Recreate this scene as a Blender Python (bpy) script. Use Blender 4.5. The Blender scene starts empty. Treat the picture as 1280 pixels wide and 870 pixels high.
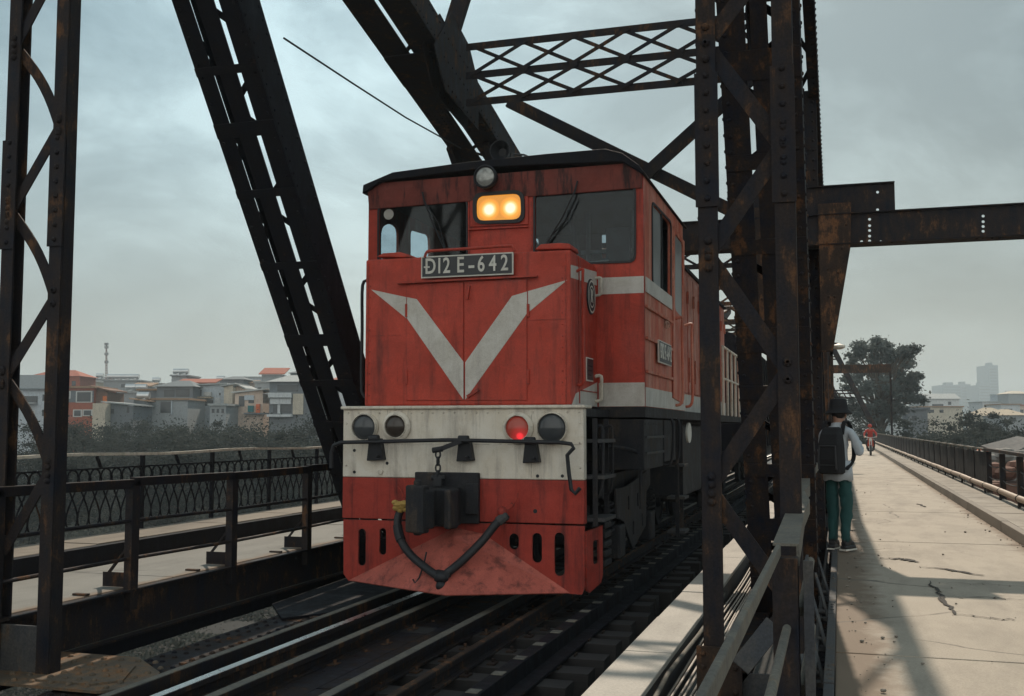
import bpy, bmesh, math, random
import numpy as np
from mathutils import Vector, Matrix, Quaternion
R = math.radians
SC = bpy.context.scene
COL = SC.collection
random.seed(7)
rng = np.random.default_rng(7)

# ------------------------------------------------------------------ camera, sky, sun, exposure
PITCH, YAW, FPX, EYE = 4.29986, 17.08758, 1330.0, 1.5
cam_d = bpy.data.cameras.new("camera")
cam_d.sensor_fit = 'HORIZONTAL'; cam_d.sensor_width = 36.0
cam_d.lens = FPX / 1280 * 36.0
cam_d.clip_start = 0.05; cam_d.clip_end = 12000
cam = bpy.data.objects.new("camera", cam_d); COL.objects.link(cam)
cam.location = (0, 0, EYE)
cam.rotation_euler = (R(90 + PITCH), 0, R(YAW))
SC.camera = cam

SUN_EL, SUN_AZ = 41.0, -5.0          # azimuth measured from +Y towards +X
w = bpy.data.worlds.new("World"); SC.world = w; w.use_nodes = True
nt = w.node_tree; nt.nodes.clear()
def N(t, **k):
    n = nt.nodes.new(t)
    for a, b in k.items(): setattr(n, a, b)
    return n
def L(a, b): nt.links.new(a, b)
out = N('ShaderNodeOutputWorld'); bg = N('ShaderNodeBackground'); bg.inputs[1].default_value = 0.1
sky = N('ShaderNodeTexSky', sky_type='NISHITA', sun_disc=False, sun_elevation=R(SUN_EL), sun_rotation=R(SUN_AZ))
sky.air_density = 1.6; sky.dust_density = 3.0
tc = N('ShaderNodeTexCoord'); sep = N('ShaderNodeSeparateXYZ'); L(tc.outputs['Generated'], sep.inputs[0])
def M(op, a, b=None, clamp=False):
    n = N('ShaderNodeMath', operation=op); n.use_clamp = clamp
    for i, x in enumerate((a, b)):
        if x is None: continue
        if isinstance(x, (int, float)): n.inputs[i].default_value = x
        else: L(x, n.inputs[i])
    return n.outputs[0]
zden = M('ADD', M('MAXIMUM', sep.outputs[2], 0.0), 0.42)
cu, cv = M('DIVIDE', sep.outputs[0], zden), M('DIVIDE', sep.outputs[1], zden)
cmb = N('ShaderNodeCombineXYZ'); L(cu, cmb.inputs[0]); L(cv, cmb.inputs[1])
n1 = N('ShaderNodeTexNoise'); n1.inputs['Scale'].default_value = 3.4; n1.inputs['Detail'].default_value = 10
n1.inputs['Roughness'].default_value = 0.6; n1.inputs['Distortion'].default_value = 0.35
cmap = N('ShaderNodeMapping'); cmap.inputs['Scale'].default_value = (1.0, 1.0, 2.1); cmap.inputs['Location'].default_value = (0.35, 0.1, 0.2); L(tc.outputs['Generated'], cmap.inputs[0]); L(cmap.outputs[0], n1.inputs['Vector'])
ramp = N('ShaderNodeValToRGB'); L(n1.outputs[0], ramp.inputs[0])
cr = ramp.color_ramp; cr.elements[0].position = 0.40; cr.elements[0].color = (0.185, 0.30, 0.355, 1)
cr.elements[1].position = 0.62; cr.elements[1].color = (0.44, 0.61, 0.665, 1)
e = cr.elements.new(0.5); e.color = (0.275, 0.41, 0.465, 1)
# veil near the horizon: paler and warmer
hz = N('ShaderNodeMixRGB'); hz.inputs[2].default_value = (0.405, 0.405, 0.355, 1)
L(ramp.outputs[0], hz.inputs[1])
L(M('POWER', M('SUBTRACT', 1.0, M('MAXIMUM', sep.outputs[2], 0.0), True), 6.0), hz.inputs[0])
# added fill: unseen sky behind the camera brightened and warmed; thin bright veil ahead
back_fill = M('MULTIPLY', M('MAXIMUM', M('MULTIPLY', sep.outputs[1], -1.0), 0.0), 2.15)
dotn = N('ShaderNodeVectorMath', operation='DOT_PRODUCT'); L(tc.outputs['Generated'], dotn.inputs[0])
gd = Vector((-0.44, 0.86, 0.36)).normalized(); dotn.inputs[1].default_value = gd
glow = M('MULTIPLY', M('POWER', M('MAXIMUM', dotn.outputs['Value'], 0.0), 13.0), 0.72)
gain = M('MULTIPLY', M('ADD', M('ADD', 0.77, back_fill), glow), 10.0)
vm = N('ShaderNodeVectorMath', operation='SCALE'); wb = N('ShaderNodeMixRGB'); wb.inputs[2].default_value = (0.415, 0.42, 0.395, 1); L(M('MULTIPLY', back_fill, 0.6, True), wb.inputs[0]); L(hz.outputs[0], wb.inputs[1]); L(wb.outputs[0], vm.inputs[0]); L(gain, vm.inputs['Scale'])
mix = N('ShaderNodeMixRGB'); mix.inputs[0].default_value = 0.9
L(sky.outputs[0], mix.inputs[1]); L(vm.outputs[0], mix.inputs[2])
L(mix.outputs[0], bg.inputs[0]); L(bg.outputs[0], out.inputs[0])

sun_d = bpy.data.lights.new("sun", 'SUN'); sun_d.energy = 4.2; sun_d.angle = R(0.6); sun_d.color = (1.0, 0.86, 0.7)
sun = bpy.data.objects.new("sun", sun_d); COL.objects.link(sun)
sdir = Vector((math.sin(R(SUN_AZ)) * math.cos(R(SUN_EL)), math.cos(R(SUN_AZ)) * math.cos(R(SUN_EL)), math.sin(R(SUN_EL))))
sun.rotation_euler = sdir.to_track_quat('Z', 'Y').to_euler(); sun.location = (0, 0, 60)
SC.view_settings.view_transform = 'Standard'; SC.view_settings.look = 'None'
SC.view_settings.exposure = 0.0; SC.view_settings.gamma = 1.0; SC.view_settings.use_curve_mapping = False
SC.render.engine = 'CYCLES'
SC.cycles.max_bounces = 7; SC.cycles.transparent_max_bounces = 12; SC.cycles.volume_bounces = 0
SC.cycles.use_denoising = True; SC.cycles.sample_clamp_indirect = 6

# ------------------------------------------------------------------ pixel -> place (survey of the photograph, 1280 x 870)
_a, _b = R(YAW), R(PITCH)
CR = Vector((math.cos(_a), math.sin(_a), 0))
CF = Vector((-math.sin(_a) * math.cos(_b), math.cos(_a) * math.cos(_b), math.sin(_b)))
CU = CR.cross(CF)
def P(px, py, X=None, Y=None, Z=None, D=None):
    d = CR * ((px - 640) / FPX) - CU * ((py - 435) / FPX) + CF
    if X is not None: t = X / d.x
    elif Y is not None: t = Y / d.y
    elif Z is not None: t = (Z - EYE) / d.z
    else: t = D
    return Vector((0, 0, EYE)) + d * t

# ------------------------------------------------------------------ object helpers
def tag(o, label=None, cat=None, group=None, kind=None):
    if label: o['label'] = label
    if cat: o['category'] = cat
    if group: o['group'] = group
    if kind: o['kind'] = kind
    return o
def thing(name, loc, label, cat, group=None):
    o = bpy.data.objects.new(name, None); COL.objects.link(o); o.location = loc; o.empty_display_size = 0.2
    return tag(o, label, cat, group)
def adopt(o, parent):
    if parent is not None:
        o.parent = parent
        if parent.type == 'EMPTY': o.matrix_parent_inverse = Matrix.Translation(-Vector(parent.location))
def copy_tree(o, parent=None):
    kids = list(o.children)
    c = o.copy(); COL.objects.link(c)
    if parent is not None: c.parent = parent
    for k in kids: copy_tree(k, c)
    return c
def yaw_tree(root, a): root.rotation_euler.z = a

class MB:
    def __init__(s): s.v = []; s.f = []; s.m = []; s.mi = 0
    def face(s, idx): s.f.append(tuple(idx)); s.m.append(s.mi)
    def add(s, vs, fs):
        b = len(s.v); s.v.extend([tuple(x) for x in vs])
        for f in fs: s.face([b + i for i in f])
    def box(s, x0, x1, y0, y1, z0, z1):
        s.add([(x0, y0, z0), (x1, y0, z0), (x1, y1, z0), (x0, y1, z0), (x0, y0, z1), (x1, y0, z1), (x1, y1, z1), (x0, y1, z1)],
              [(3, 2, 1, 0), (4, 5, 6, 7), (0, 1, 5, 4), (1, 2, 6, 5), (2, 3, 7, 6), (3, 0, 4, 7)]); return s
    def hexa(s, lo, hi):
        n = len(lo); s.add(list(lo) + list(hi), [tuple(range(n))[::-1], tuple(range(n, 2 * n))] + [(i, (i + 1) % n, n + (i + 1) % n, n + i) for i in range(n)]); return s
    def bar(s, p, q, wd, ht, side=None):
        """box beam from p to q; wd along side (horizontal by default), ht along the other normal"""
        p, q = Vector(p), Vector(q); d = (q - p).normalized()
        if side is None:
            side = d.cross(Vector((0, 0, 1)))
            if side.length < 1e-4: side = Vector((1, 0, 0))
        side = Vector(side); side = (side - d * side.dot(d)).normalized(); up = side.cross(d).normalized()
        a, b = side * wd / 2, up * ht / 2
        o = [-a - b, a - b, a + b, -a + b]
        s.hexa([p + x for x in o], [q + x for x in o]); return s
    def cyl(s, p, q, r1, r2=None, n=12):
        p, q = Vector(p), Vector(q); r2 = r1 if r2 is None else r2
        d = (q - p).normalized(); u = d.orthogonal().normalized(); v = d.cross(u)
        c = [(math.cos(2 * math.pi * i / n), math.sin(2 * math.pi * i / n)) for i in range(n)]
        s.hexa([p + (u * a + v * b) * r1 for a, b in c], [q + (u * a + v * b) * r2 for a, b in c]); return s
    def tube(s, pts, r, n=8):
        pts = [Vector(p) for p in pts]; rings = []; u = None
        for i, p in enumerate(pts):
            d = (pts[min(i + 1, len(pts) - 1)] - pts[max(i - 1, 0)]).normalized()
            u = d.orthogonal() if u is None else u - d * u.dot(d)
            u.normalize(); v = d.cross(u); rr = r[i] if isinstance(r, (list, tuple)) else r
            rings.append([p + (u * math.cos(2 * math.pi * k / n) + v * math.sin(2 * math.pi * k / n)) * rr for k in range(n)])
        b = len(s.v)
        for rg in rings: s.v.extend([tuple(x) for x in rg])
        for i in range(len(rings) - 1):
            for k in range(n):
                k2 = (k + 1) % n; s.face((b + i * n + k, b + i * n + k2, b + (i + 1) * n + k2, b + (i + 1) * n + k))
        s.face([b + k for k in range(n)][::-1]); e = b + (len(rings) - 1) * n; s.face([e + k for k in range(n)]); return s
    def lathe(s, c, axis, prof, n=20, up=None):
        """prof: (distance along axis, radius)"""
        c, ax = Vector(c), Vector(axis).normalized(); u = ax.orthogonal().normalized(); v = ax.cross(u)
        b = len(s.v)
        for (t, r) in prof:
            for k in range(n):
                a = 2 * math.pi * k / n; s.v.append(tuple(c + ax * t + (u * math.cos(a) + v * math.sin(a)) * r))
        for i in range(len(prof) - 1):
            for k in range(n):
                k2 = (k + 1) % n; s.face((b + i * n + k, b + i * n + k2, b + (i + 1) * n + k2, b + (i + 1) * n + k))
        if prof[0][1] > 1e-6: s.face([b + k for k in range(n)][::-1])
        if prof[-1][1] > 1e-6: e = b + (len(prof) - 1) * n; s.face([e + k for k in range(n)])
        return s
    def ball(s, c, r, n=10, sq=(1, 1, 1)):
        pr = []
        b = len(s.v); m = max(4, n // 2)
        for i in range(m + 1):
            th = math.pi * i / m
            for k in range(n):
                a = 2 * math.pi * k / n
                s.v.append((c[0] + r * sq[0] * math.sin(th) * math.cos(a), c[1] + r * sq[1] * math.sin(th) * math.sin(a), c[2] + r * sq[2] * math.cos(th)))
        for i in range(m):
            for k in range(n):
                k2 = (k + 1) % n; s.face((b + i * n + k, b + (i + 1) * n + k, b + (i + 1) * n + k2, b + i * n + k2))
        return s
    def prism(s, poly, ext):
        """planar 3D polygon extruded by vector ext"""
        e = Vector(ext); p = [Vector(x) for x in poly]
        nrm = Vector((0, 0, 0))
        for i in range(len(p)): nrm += p[i].cross(p[(i + 1) % len(p)])
        if nrm.dot(e) < 0: p = p[::-1]
        s.hexa(p, [x + e for x in p]); return s
    def rivet(s, p, nrm, r=0.018, h=0.012):
        p, d = Vector(p), Vector(nrm).normalized(); u = d.orthogonal().normalized(); v = d.cross(u); n = 7
        b = len(s.v)
        for (t, rr) in ((0, r), (h * 0.6, r * 0.86), (h, r * 0.4)):
            for k in range(n):
                a = 2 * math.pi * k / n; s.v.append(tuple(p + d * t + (u * math.cos(a) + v * math.sin(a)) * rr))
        for i in range(2):
            for k in range(n):
                k2 = (k + 1) % n; s.face((b + i * n + k, b + i * n + k2, b + (i + 1) * n + k2, b + (i + 1) * n + k))
        s.face([b + 2 * n + k for k in range(n)]); return s
    def build(s, name, mats, parent=None, smooth=False, bevel=0.0, label=None, kind=None):
        me = bpy.data.meshes.new(name); me.from_pydata(s.v, [], s.f)
        if not isinstance(mats, (list, tuple)): mats = [mats]
        for m in mats: me.materials.append(m)
        if len(mats) > 1: me.polygons.foreach_set('material_index', s.m)
        bm = bmesh.new(); bm.from_mesh(me); bmesh.ops.recalc_face_normals(bm, faces=bm.faces); bm.to_mesh(me); bm.free()
        if smooth:
            me.polygons.foreach_set('use_smooth', [True] * len(me.polygons))
            try: me.set_sharp_from_angle(angle=R(40))
            except Exception: pass
        o = bpy.data.objects.new(name, me); COL.objects.link(o); adopt(o, parent)
        if bevel:
            b = o.modifiers.new('bevel', 'BEVEL'); b.width = bevel; b.segments = 2; b.limit_method = 'ANGLE'; b.angle_limit = R(50)
        if label: o['label'] = label
        if kind: o['kind'] = kind
        return o

def eval_mesh(o, name):
    dg = bpy.context.evaluated_depsgraph_get(); dg.update()
    me = bpy.data.meshes.new_from_object(o.evaluated_get(dg)); me.name = name
    return me
def rrect(x0, x1, z0, z1, r, n=5):
    pts = []
    for cx, cz, a0 in ((x1 - r, z1 - r, 0), (x0 + r, z1 - r, 90), (x0 + r, z0 + r, 180), (x1 - r, z0 + r, 270)):
        for i in range(n + 1):
            a = R(a0 + 90 * i / n); pts.append((cx + r * math.cos(a), cz + r * math.sin(a)))
    return pts
def circle(cx, cz, r, n=24): return [(cx + r * math.cos(2 * math.pi * i / n), cz + r * math.sin(2 * math.pi * i / n)) for i in range(n)]
def rpoly(pts, r, n=4):
    """round the corners of a polygon"""
    o = []; m = len(pts)
    for i in range(m):
        a, b, c = Vector(pts[i - 1]), Vector(pts[i]), Vector(pts[(i + 1) % m])
        d1, d2 = (a - b), (c - b); rr = min(r, d1.length * 0.45, d2.length * 0.45); d1.normalize(); d2.normalize()
        p0, p2 = b + d1 * rr, b + d2 * rr
        for k in range(n + 1):
            t = k / n; o.append(tuple(p0 * (1 - t) ** 2 + b * 2 * t * (1 - t) + p2 * t * t))
    return o
def plate(name, outer, holes, thick, frame, mat, parent=None, label=None):
    """flat plate with holes; frame = (origin, u axis, v axis); thickness grows along u x v"""
    cu_ = bpy.data.curves.new(name, 'CURVE'); cu_.dimensions = '2D'; cu_.fill_mode = 'BOTH'; cu_.extrude = thick / 2
    for poly in [outer] + list(holes):
        sp = cu_.splines.new('POLY'); sp.points.add(len(poly) - 1); sp.use_cyclic_u = True
        for i, p in enumerate(poly): sp.points[i].co = (p[0], p[1], 0, 1)
    tmp = bpy.data.objects.new(name, cu_); COL.objects.link(tmp)
    me = eval_mesh(tmp, name); bpy.data.objects.remove(tmp)
    o_, u, v = (Vector(x) for x in frame); n = u.cross(v).normalized()
    for vt in me.vertices: vt.co = o_ + u * vt.co.x + v * vt.co.y + n * (vt.co.z + thick / 2)
    me.materials.clear(); me.materials.append(mat); me.update()
    o = bpy.data.objects.new(name, me); COL.objects.link(o); adopt(o, parent)
    if label: o['label'] = label
    return o
def lettering(text, size, frame, mat, parent, sx=1.0, offset=0.0, depth=0.004, spacing=1.0, name='lettering', align='CENTER'):
    c = bpy.data.curves.new(name, 'FONT'); c.body = text; c.size = size; c.align_x = align; c.align_y = 'CENTER'
    c.offset = offset; c.extrude = depth / 2; c.space_character = spacing; c.resolution_u = 4
    tmp = bpy.data.objects.new(name, c); COL.objects.link(tmp); me = eval_mesh(tmp, name); bpy.data.objects.remove(tmp)
    o_, u, v = (Vector(x) for x in frame); n = u.cross(v).normalized()
    for vt in me.vertices: vt.co = o_ + u * vt.co.x * sx + v * vt.co.y + n * (vt.co.z + depth / 2)
    me.materials.clear(); me.materials.append(mat)
    o = bpy.data.objects.new(name, me); COL.objects.link(o); adopt(o, parent); return o

# ------------------------------------------------------------------ materials
def newmat(name):
    m = bpy.data.materials.new(name); m.use_nodes = True; t = m.node_tree
    return m, t, t.nodes['Principled BSDF']
def nd(t, typ, **k):
    n = t.nodes.new(typ)
    for a, b in k.items(): setattr(n, a, b)
    return n
def noise(t, vec, scale, detail=5, rough=0.6, dist=0.0):
    n = nd(t, 'ShaderNodeTexNoise'); n.inputs['Scale'].default_value = scale; n.inputs['Detail'].default_value = detail
    n.inputs['Roughness'].default_value = rough; n.inputs['Distortion'].default_value = dist
    t.links.new(vec, n.inputs['Vector']); return n.outputs[0]
def cramp(t, fac, stops):
    r = nd(t, 'ShaderNodeValToRGB'); e = r.color_ramp.elements
    while len(e) < len(stops): e.new(0.5)
    for i, (p, c) in enumerate(stops): e[i].position = p; e[i].color = (*c, 1) if len(c) == 3 else c
    t.links.new(fac, r.inputs[0]); return r.outputs[0]
def mixc(t, fac, a, b, mode='MIX'):
    m = nd(t, 'ShaderNodeMixRGB', blend_type=mode)
    for i, x in enumerate((fac, a, b)):
        if isinstance(x, (int, float)): m.inputs[i].default_value = x
        elif isinstance(x, tuple): m.inputs[i].default_value = (*x, 1)
        else: t.links.new(x, m.inputs[i])
    return m.outputs[0]
def coords(t, sc=(1, 1, 1), which='Object'):
    c = nd(t, 'ShaderNodeTexCoord'); mp = nd(t, 'ShaderNodeMapping'); mp.inputs['Scale'].default_value = sc
    t.links.new(c.outputs[which], mp.inputs[0]); return mp.outputs[0]
def bump(t, bsdf, h, strength=0.3, dist=0.01):
    b = nd(t, 'ShaderNodeBump'); b.inputs['Strength'].default_value = strength; b.inputs['Distance'].default_value = dist
    t.links.new(h, b.inputs['Height']); t.links.new(b.outputs[0], bsdf.inputs['Normal'])
def set_(bsdf, **k):
    for a, b in k.items(): bsdf.inputs[a.replace('_', ' ')].default_value = b

def steel(name, dark=(0.009, 0.011, 0.019), brown=(0.024, 0.018, 0.016), rust=(0.085, 0.042, 0.022), amount=0.35, rough=0.7, scale=3.0, metal=0.0, spec=0.16):
    m, t, b = newmat(name); v = coords(t); vs = coords(t, (1, 1, 0.25))
    big = noise(t, v, scale, 7, 0.65, 0.4); st = noise(t, vs, scale * 3.3, 6, 0.7)
    f = nd(t, 'ShaderNodeMath', operation='ADD'); t.links.new(big, f.inputs[0]); t.links.new(st, f.inputs[1])
    h = nd(t, 'ShaderNodeMath', operation='MULTIPLY'); t.links.new(f.outputs[0], h.inputs[0]); h.inputs[1].default_value = 0.5
    k = 0.62 - 0.22 * amount
    c = cramp(t, h.outputs[0], [(k - 0.16, dark), (k, brown), (k + 0.07, rust), (k + 0.17, tuple(x * 0.6 for x in rust))])
    fine = noise(t, v, 60, 3)
    c2 = mixc(t, 0.5, c, cramp(t, fine, [(0.3, (0.35, 0.35, 0.35)), (0.7, (0.8, 0.8, 0.8))]), 'OVERLAY')
    t.links.new(c2, b.inputs['Base Color'])
    set_(b, Roughness=rough, Metallic=metal); b.inputs['Specular IOR Level'].default_value = spec
    t.links.new(cramp(t, h.outputs[0], [(0.35, (rough - 0.15,) * 3), (0.65, (min(rough + 0.22, 0.95),) * 3)]), b.inputs['Roughness'])
    bump(t, b, noise(t, v, 38, 6, 0.7), 0.35, 0.008); return m

def paint(name, base, dirt=(0.03, 0.028, 0.028), amount=0.3, rough=0.45, chips=0.12, fade=None, var=0.18, streak=True, wear=False):
    m, t, b = newmat(name); v = coords(t); vz = coords(t, (1, 1, 0.12) if streak else (1, 1, 1))
    c = mixc(t, noise(t, v, 1.7, 5, 0.6), tuple(x * (1 - var) for x in base), tuple(min(1, x * (1 + var)) for x in base))
    if fade: c = mixc(t, cramp(t, noise(t, vz, 5.0, 6, 0.65), [(0.42, (0, 0, 0)), (0.72, (0.75,) * 3)]), c, fade)
    s1 = cramp(t, noise(t, vz, 7.0, 7, 0.7), [(0.5 - 0.0, (0, 0, 0)), (0.95 - amount * 0.55, (1, 1, 1))])
    c = mixc(t, mixc(t, 1.0, s1, (amount * 1.4,) * 3, 'MULTIPLY'), c, dirt)
    s2 = cramp(t, noise(t, v, 22, 8, 0.75), [(0.70 - chips * 0.35, (0, 0, 0)), (0.74 - chips * 0.3, (1, 1, 1))])
    c = mixc(t, mixc(t, 1.0, s2, (0.75,) * 3, 'MULTIPLY'), c, tuple(x * 1.3 for x in dirt))
    c = mixc(t, 0.5, c, cramp(t, noise(t, v, 4.5, 8, 0.75, 0.6), [(0.32, (0.3,) * 3), (0.68, (0.66,) * 3)]), 'OVERLAY')
    c = mixc(t, 0.45, c, cramp(t, noise(t, v, 110, 3), [(0.3, (0.34,) * 3), (0.7, (0.66,) * 3)]), 'OVERLAY')
    if wear:
        bv = nd(t, 'ShaderNodeBevel', samples=4); bv.inputs[0].default_value = 0.022; ge = nd(t, 'ShaderNodeNewGeometry'); dp = nd(t, 'ShaderNodeVectorMath', operation='DOT_PRODUCT')
        t.links.new(bv.outputs[0], dp.inputs[0]); t.links.new(ge.outputs['Normal'], dp.inputs[1])
        em_ = cramp(t, dp.outputs['Value'], [(0.72, (1, 1, 1)), (0.97, (0, 0, 0))]); gt = cramp(t, noise(t, v, 13, 6, 0.7), [(0.44, (0, 0, 0)), (0.56, (0.9,) * 3)])
        c = mixc(t, mixc(t, 1.0, em_, gt, 'MULTIPLY'), c, (0.05, 0.032, 0.025))
    t.links.new(c, b.inputs['Base Color']); set_(b, Roughness=rough); b.inputs['Specular IOR Level'].default_value = 0.3
    t.links.new(cramp(t, noise(t, v, 4, 5), [(0.3, (rough - 0.1,) * 3), (0.7, (min(rough + 0.2, 1),) * 3)]), b.inputs['Roughness'])
    bump(t, b, noise(t, v, 5, 5, 0.6), 0.3, 0.02); return m

def plain(name, col, rough=0.6, metal=0.0, var=0.15, scale=6, em=None, es=0.0, bumpy=0.0):
    m, t, b = newmat(name); v = coords(t)
    c = mixc(t, noise(t, v, scale, 4), tuple(x * (1 - var) for x in col), tuple(min(1, x * (1 + var)) for x in col))
    t.links.new(c, b.inputs['Base Color']); set_(b, Roughness=rough, Metallic=metal)
    if em: b.inputs['Emission Color'].default_value = (*em, 1); b.inputs['Emission Strength'].default_value = es
    if bumpy: bump(t, b, noise(t, v, scale * 5, 5, 0.7), bumpy, 0.01)
    return m

def glass(name, tint=(0.66, 0.74, 0.78), gl=0.5):
    m = bpy.data.materials.new(name); m.use_nodes = True; t = m.node_tree; t.nodes.clear()
    o = nd(t, 'ShaderNodeOutputMaterial'); mx = nd(t, 'ShaderNodeMixShader'); tr = nd(t, 'ShaderNodeBsdfTransparent'); g = nd(t, 'ShaderNodeBsdfGlossy')
    fr = nd(t, 'ShaderNodeFresnel'); fr.inputs[0].default_value = 1.5
    tr.inputs[0].default_value = (*tint, 1); g.inputs['Roughness'].default_value = 0.05; g.inputs[0].default_value = (gl, gl, gl, 1)
    dirt = nd(t, 'ShaderNodeBsdfDiffuse'); dirt.inputs[0].default_value = (0.12, 0.12, 0.115, 1)
    mx2 = nd(t, 'ShaderNodeMixShader')
    t.links.new(cramp(t, noise(t, coords(t), 3.0, 6), [(0.42, (0.0,) * 3), (0.62, (0.11,) * 3)]), mx2.inputs[0])
    t.links.new(fr.outputs[0], mx.inputs[0]); t.links.new(tr.outputs[0], mx.inputs[1]); t.links.new(g.outputs[0], mx.inputs[2])
    t.links.new(mx.outputs[0], mx2.inputs[1]); t.links.new(dirt.outputs[0], mx2.inputs[2])
    t.links.new(mx2.outputs[0], o.inputs[0]); return m

def foliage(name, a, b_, c_, scale=0.8):
    m, t, b = newmat(name); v = coords(t)
    big = noise(t, v, scale, 4, 0.6); fine = noise(t, v, scale * 14, 3, 0.7)
    c = mixc(t, fine, cramp(t, big, [(0.35, a), (0.65, b_)]), c_); c = mixc(t, 0.55, cramp(t, big, [(0.35, a), (0.65, b_)]), c)
    t.links.new(c, b.inputs['Base Color']); set_(b, Roughness=0.8)
    b.inputs['Specular IOR Level'].default_value = 0.1
    tl = nd(t, 'ShaderNodeBsdfTranslucent'); t.links.new(c, tl.inputs[0]); ms = nd(t, 'ShaderNodeMixShader'); ms.inputs[0].default_value = 0.36
    o = t.nodes['Material Output']; t.links.new(b.outputs[0], ms.inputs[1]); t.links.new(tl.outputs[0], ms.inputs[2]); t.links.new(ms.outputs[0], o.inputs[0])
    return m

def concrete(name, col, crack=True, stain=(0.16, 0.112, 0.074), rough=0.85, dirt_x=None):
    m, t, b = newmat(name); v = coords(t)
    c = mixc(t, noise(t, v, 0.9, 6, 0.6), tuple(x * 0.78 for x in col), tuple(x * 1.16 for x in col))
    c = mixc(t, cramp(t, noise(t, coords(t, (1, 0.3, 1)), 2.1, 7, 0.65), [(0.46, (0, 0, 0)), (0.72, (0.75,) * 3)]), c, tuple(x * 0.56 for x in col))
    c = mixc(t, 0.5, c, cramp(t, noise(t, v, 70, 4, 0.7), [(0.25, (0.3,) * 3), (0.75, (0.7,) * 3)]), 'OVERLAY')
    if dirt_x:      # mud and grit lying along the edge of the roadway
        sx = nd(t, 'ShaderNodeSeparateXYZ'); t.links.new(v, sx.inputs[0])
        for (x0, x1) in dirt_x:
            a = nd(t, 'ShaderNodeMapRange'); a.inputs[1].default_value = x0; a.inputs[2].default_value = x1; t.links.new(sx.outputs[0], a.inputs[0])
            ad = nd(t, 'ShaderNodeMath', operation='MULTIPLY_ADD'); t.links.new(noise(t, v, 3.2, 6, 0.65), ad.inputs[0]); ad.inputs[1].default_value = 0.9
            mm = nd(t, 'ShaderNodeMath', operation='SUBTRACT'); t.links.new(a.outputs[0], mm.inputs[0]); mm.inputs[1].default_value = 0.45
            t.links.new(mm.outputs[0], ad.inputs[2])
            c = mixc(t, cramp(t, ad.outputs[0], [(0.42, (0, 0, 0)), (0.75, (0.9,) * 3)]), c, stain)
    if crack:
        vo = nd(t, 'ShaderNodeTexVoronoi', feature='DISTANCE_TO_EDGE'); vo.inputs['Scale'].default_value = 0.45
        w_ = mixc(t, 0.16, v, noise(t, v, 2.2, 5, 0.7)); nn = nd(t, 'ShaderNodeTexNoise'); nn.inputs['Scale'].default_value = 2.0; nn.inputs['Detail'].default_value = 5
        t.links.new(v, nn.inputs[0]); w_ = mixc(t, 0.22, v, nn.outputs['Color']); t.links.new(w_, vo.inputs['Vector'])
        ck = cramp(t, vo.outputs['Distance'], [(0.0015, (1, 1, 1)), (0.006, (0, 0, 0))])
        gate = cramp(t, noise(t, v, 0.7, 3), [(0.5, (0, 0, 0)), (0.58, (1, 1, 1))])
        c = mixc(t, mixc(t, 1.0, ck, gate, 'MULTIPLY'), c, tuple(x * 0.3 for x in col))
    t.links.new(c, b.inputs['Base Color']); set_(b, Roughness=rough); bump(t, b, noise(t, v, 45, 6, 0.75), 0.35, 0.006); return m

def wood(name, a, b_, axis=1, rough=0.85):
    m, t, b = newmat(name); sc = [14, 14, 14]; sc[axis] = 0.9; v = coords(t, tuple(sc))
    c = cramp(t, noise(t, v, 1.0, 6, 0.65, 0.4), [(0.3, a), (0.7, b_)])
    c = mixc(t, 0.5, c, cramp(t, noise(t, coords(t), 1.9, 3), [(0.3, (0.3,) * 3), (0.7, (0.7,) * 3)]), 'OVERLAY')
    t.links.new(c, b.inputs['Base Color']); set_(b, Roughness=rough); bump(t, b, noise(t, v, 1.5, 6), 0.4, 0.01); return m

S_DARK = steel('dark_steel'); S_DARK2 = steel('black_steel', (0.007, 0.008, 0.013), (0.013, 0.012, 0.014), (0.045, 0.024, 0.015), 0.15)
S_RUST = steel('rusty_steel', (0.014, 0.012, 0.013), (0.045, 0.029, 0.021), (0.145, 0.07, 0.036), 0.5)
S_WARM = steel('weathered_steel', (0.010, 0.012, 0.0195), (0.030, 0.023, 0.021), (0.105, 0.055, 0.031), 0.36)
S_GREY = steel('grey_steel', (0.05, 0.053, 0.06), (0.085, 0.08, 0.075), (0.12, 0.08, 0.055), 0.25)
S_PALE = steel('pale_steel', (0.10, 0.095, 0.085), (0.17, 0.155, 0.13), (0.2, 0.14, 0.09), 0.25)
S_RAIL = steel('polished_rail', (0.62, 0.62, 0.61), (0.66, 0.65, 0.63), (0.5, 0.45, 0.4), 0.1, rough=0.28, metal=1.0, spec=0.5)
S_RAILD = steel('worn_rail', (0.08, 0.075, 0.07), (0.12, 0.10, 0.08), (0.13, 0.085, 0.055), 0.35, rough=0.45, metal=0.5, spec=0.4)
RED = paint('red_paint', (0.46, 0.056, 0.033), (0.05, 0.02, 0.018), 0.46, 0.46, 0.13, var=0.26, wear=True)
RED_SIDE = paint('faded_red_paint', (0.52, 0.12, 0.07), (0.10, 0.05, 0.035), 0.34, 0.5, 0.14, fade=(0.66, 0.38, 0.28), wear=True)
RED_LOW = paint('grimy_red_paint', (0.36, 0.043, 0.029), (0.022, 0.012, 0.013), 0.5, 0.6, 0.16, wear=True)
RED_PALE = paint('pale_chipped_red_paint', (0.46, 0.115, 0.085), (0.04, 0.02, 0.02), 0.5, 0.6, 0.26, var=0.3, streak=False)  # paler red base with heavier chips, for the plough nose
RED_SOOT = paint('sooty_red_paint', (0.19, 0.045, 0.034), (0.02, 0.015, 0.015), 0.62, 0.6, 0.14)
WHITE = paint('old_white_paint', (0.70, 0.64, 0.55), (0.15, 0.12, 0.10), 0.4, 0.5, 0.14, wear=True)
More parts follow.
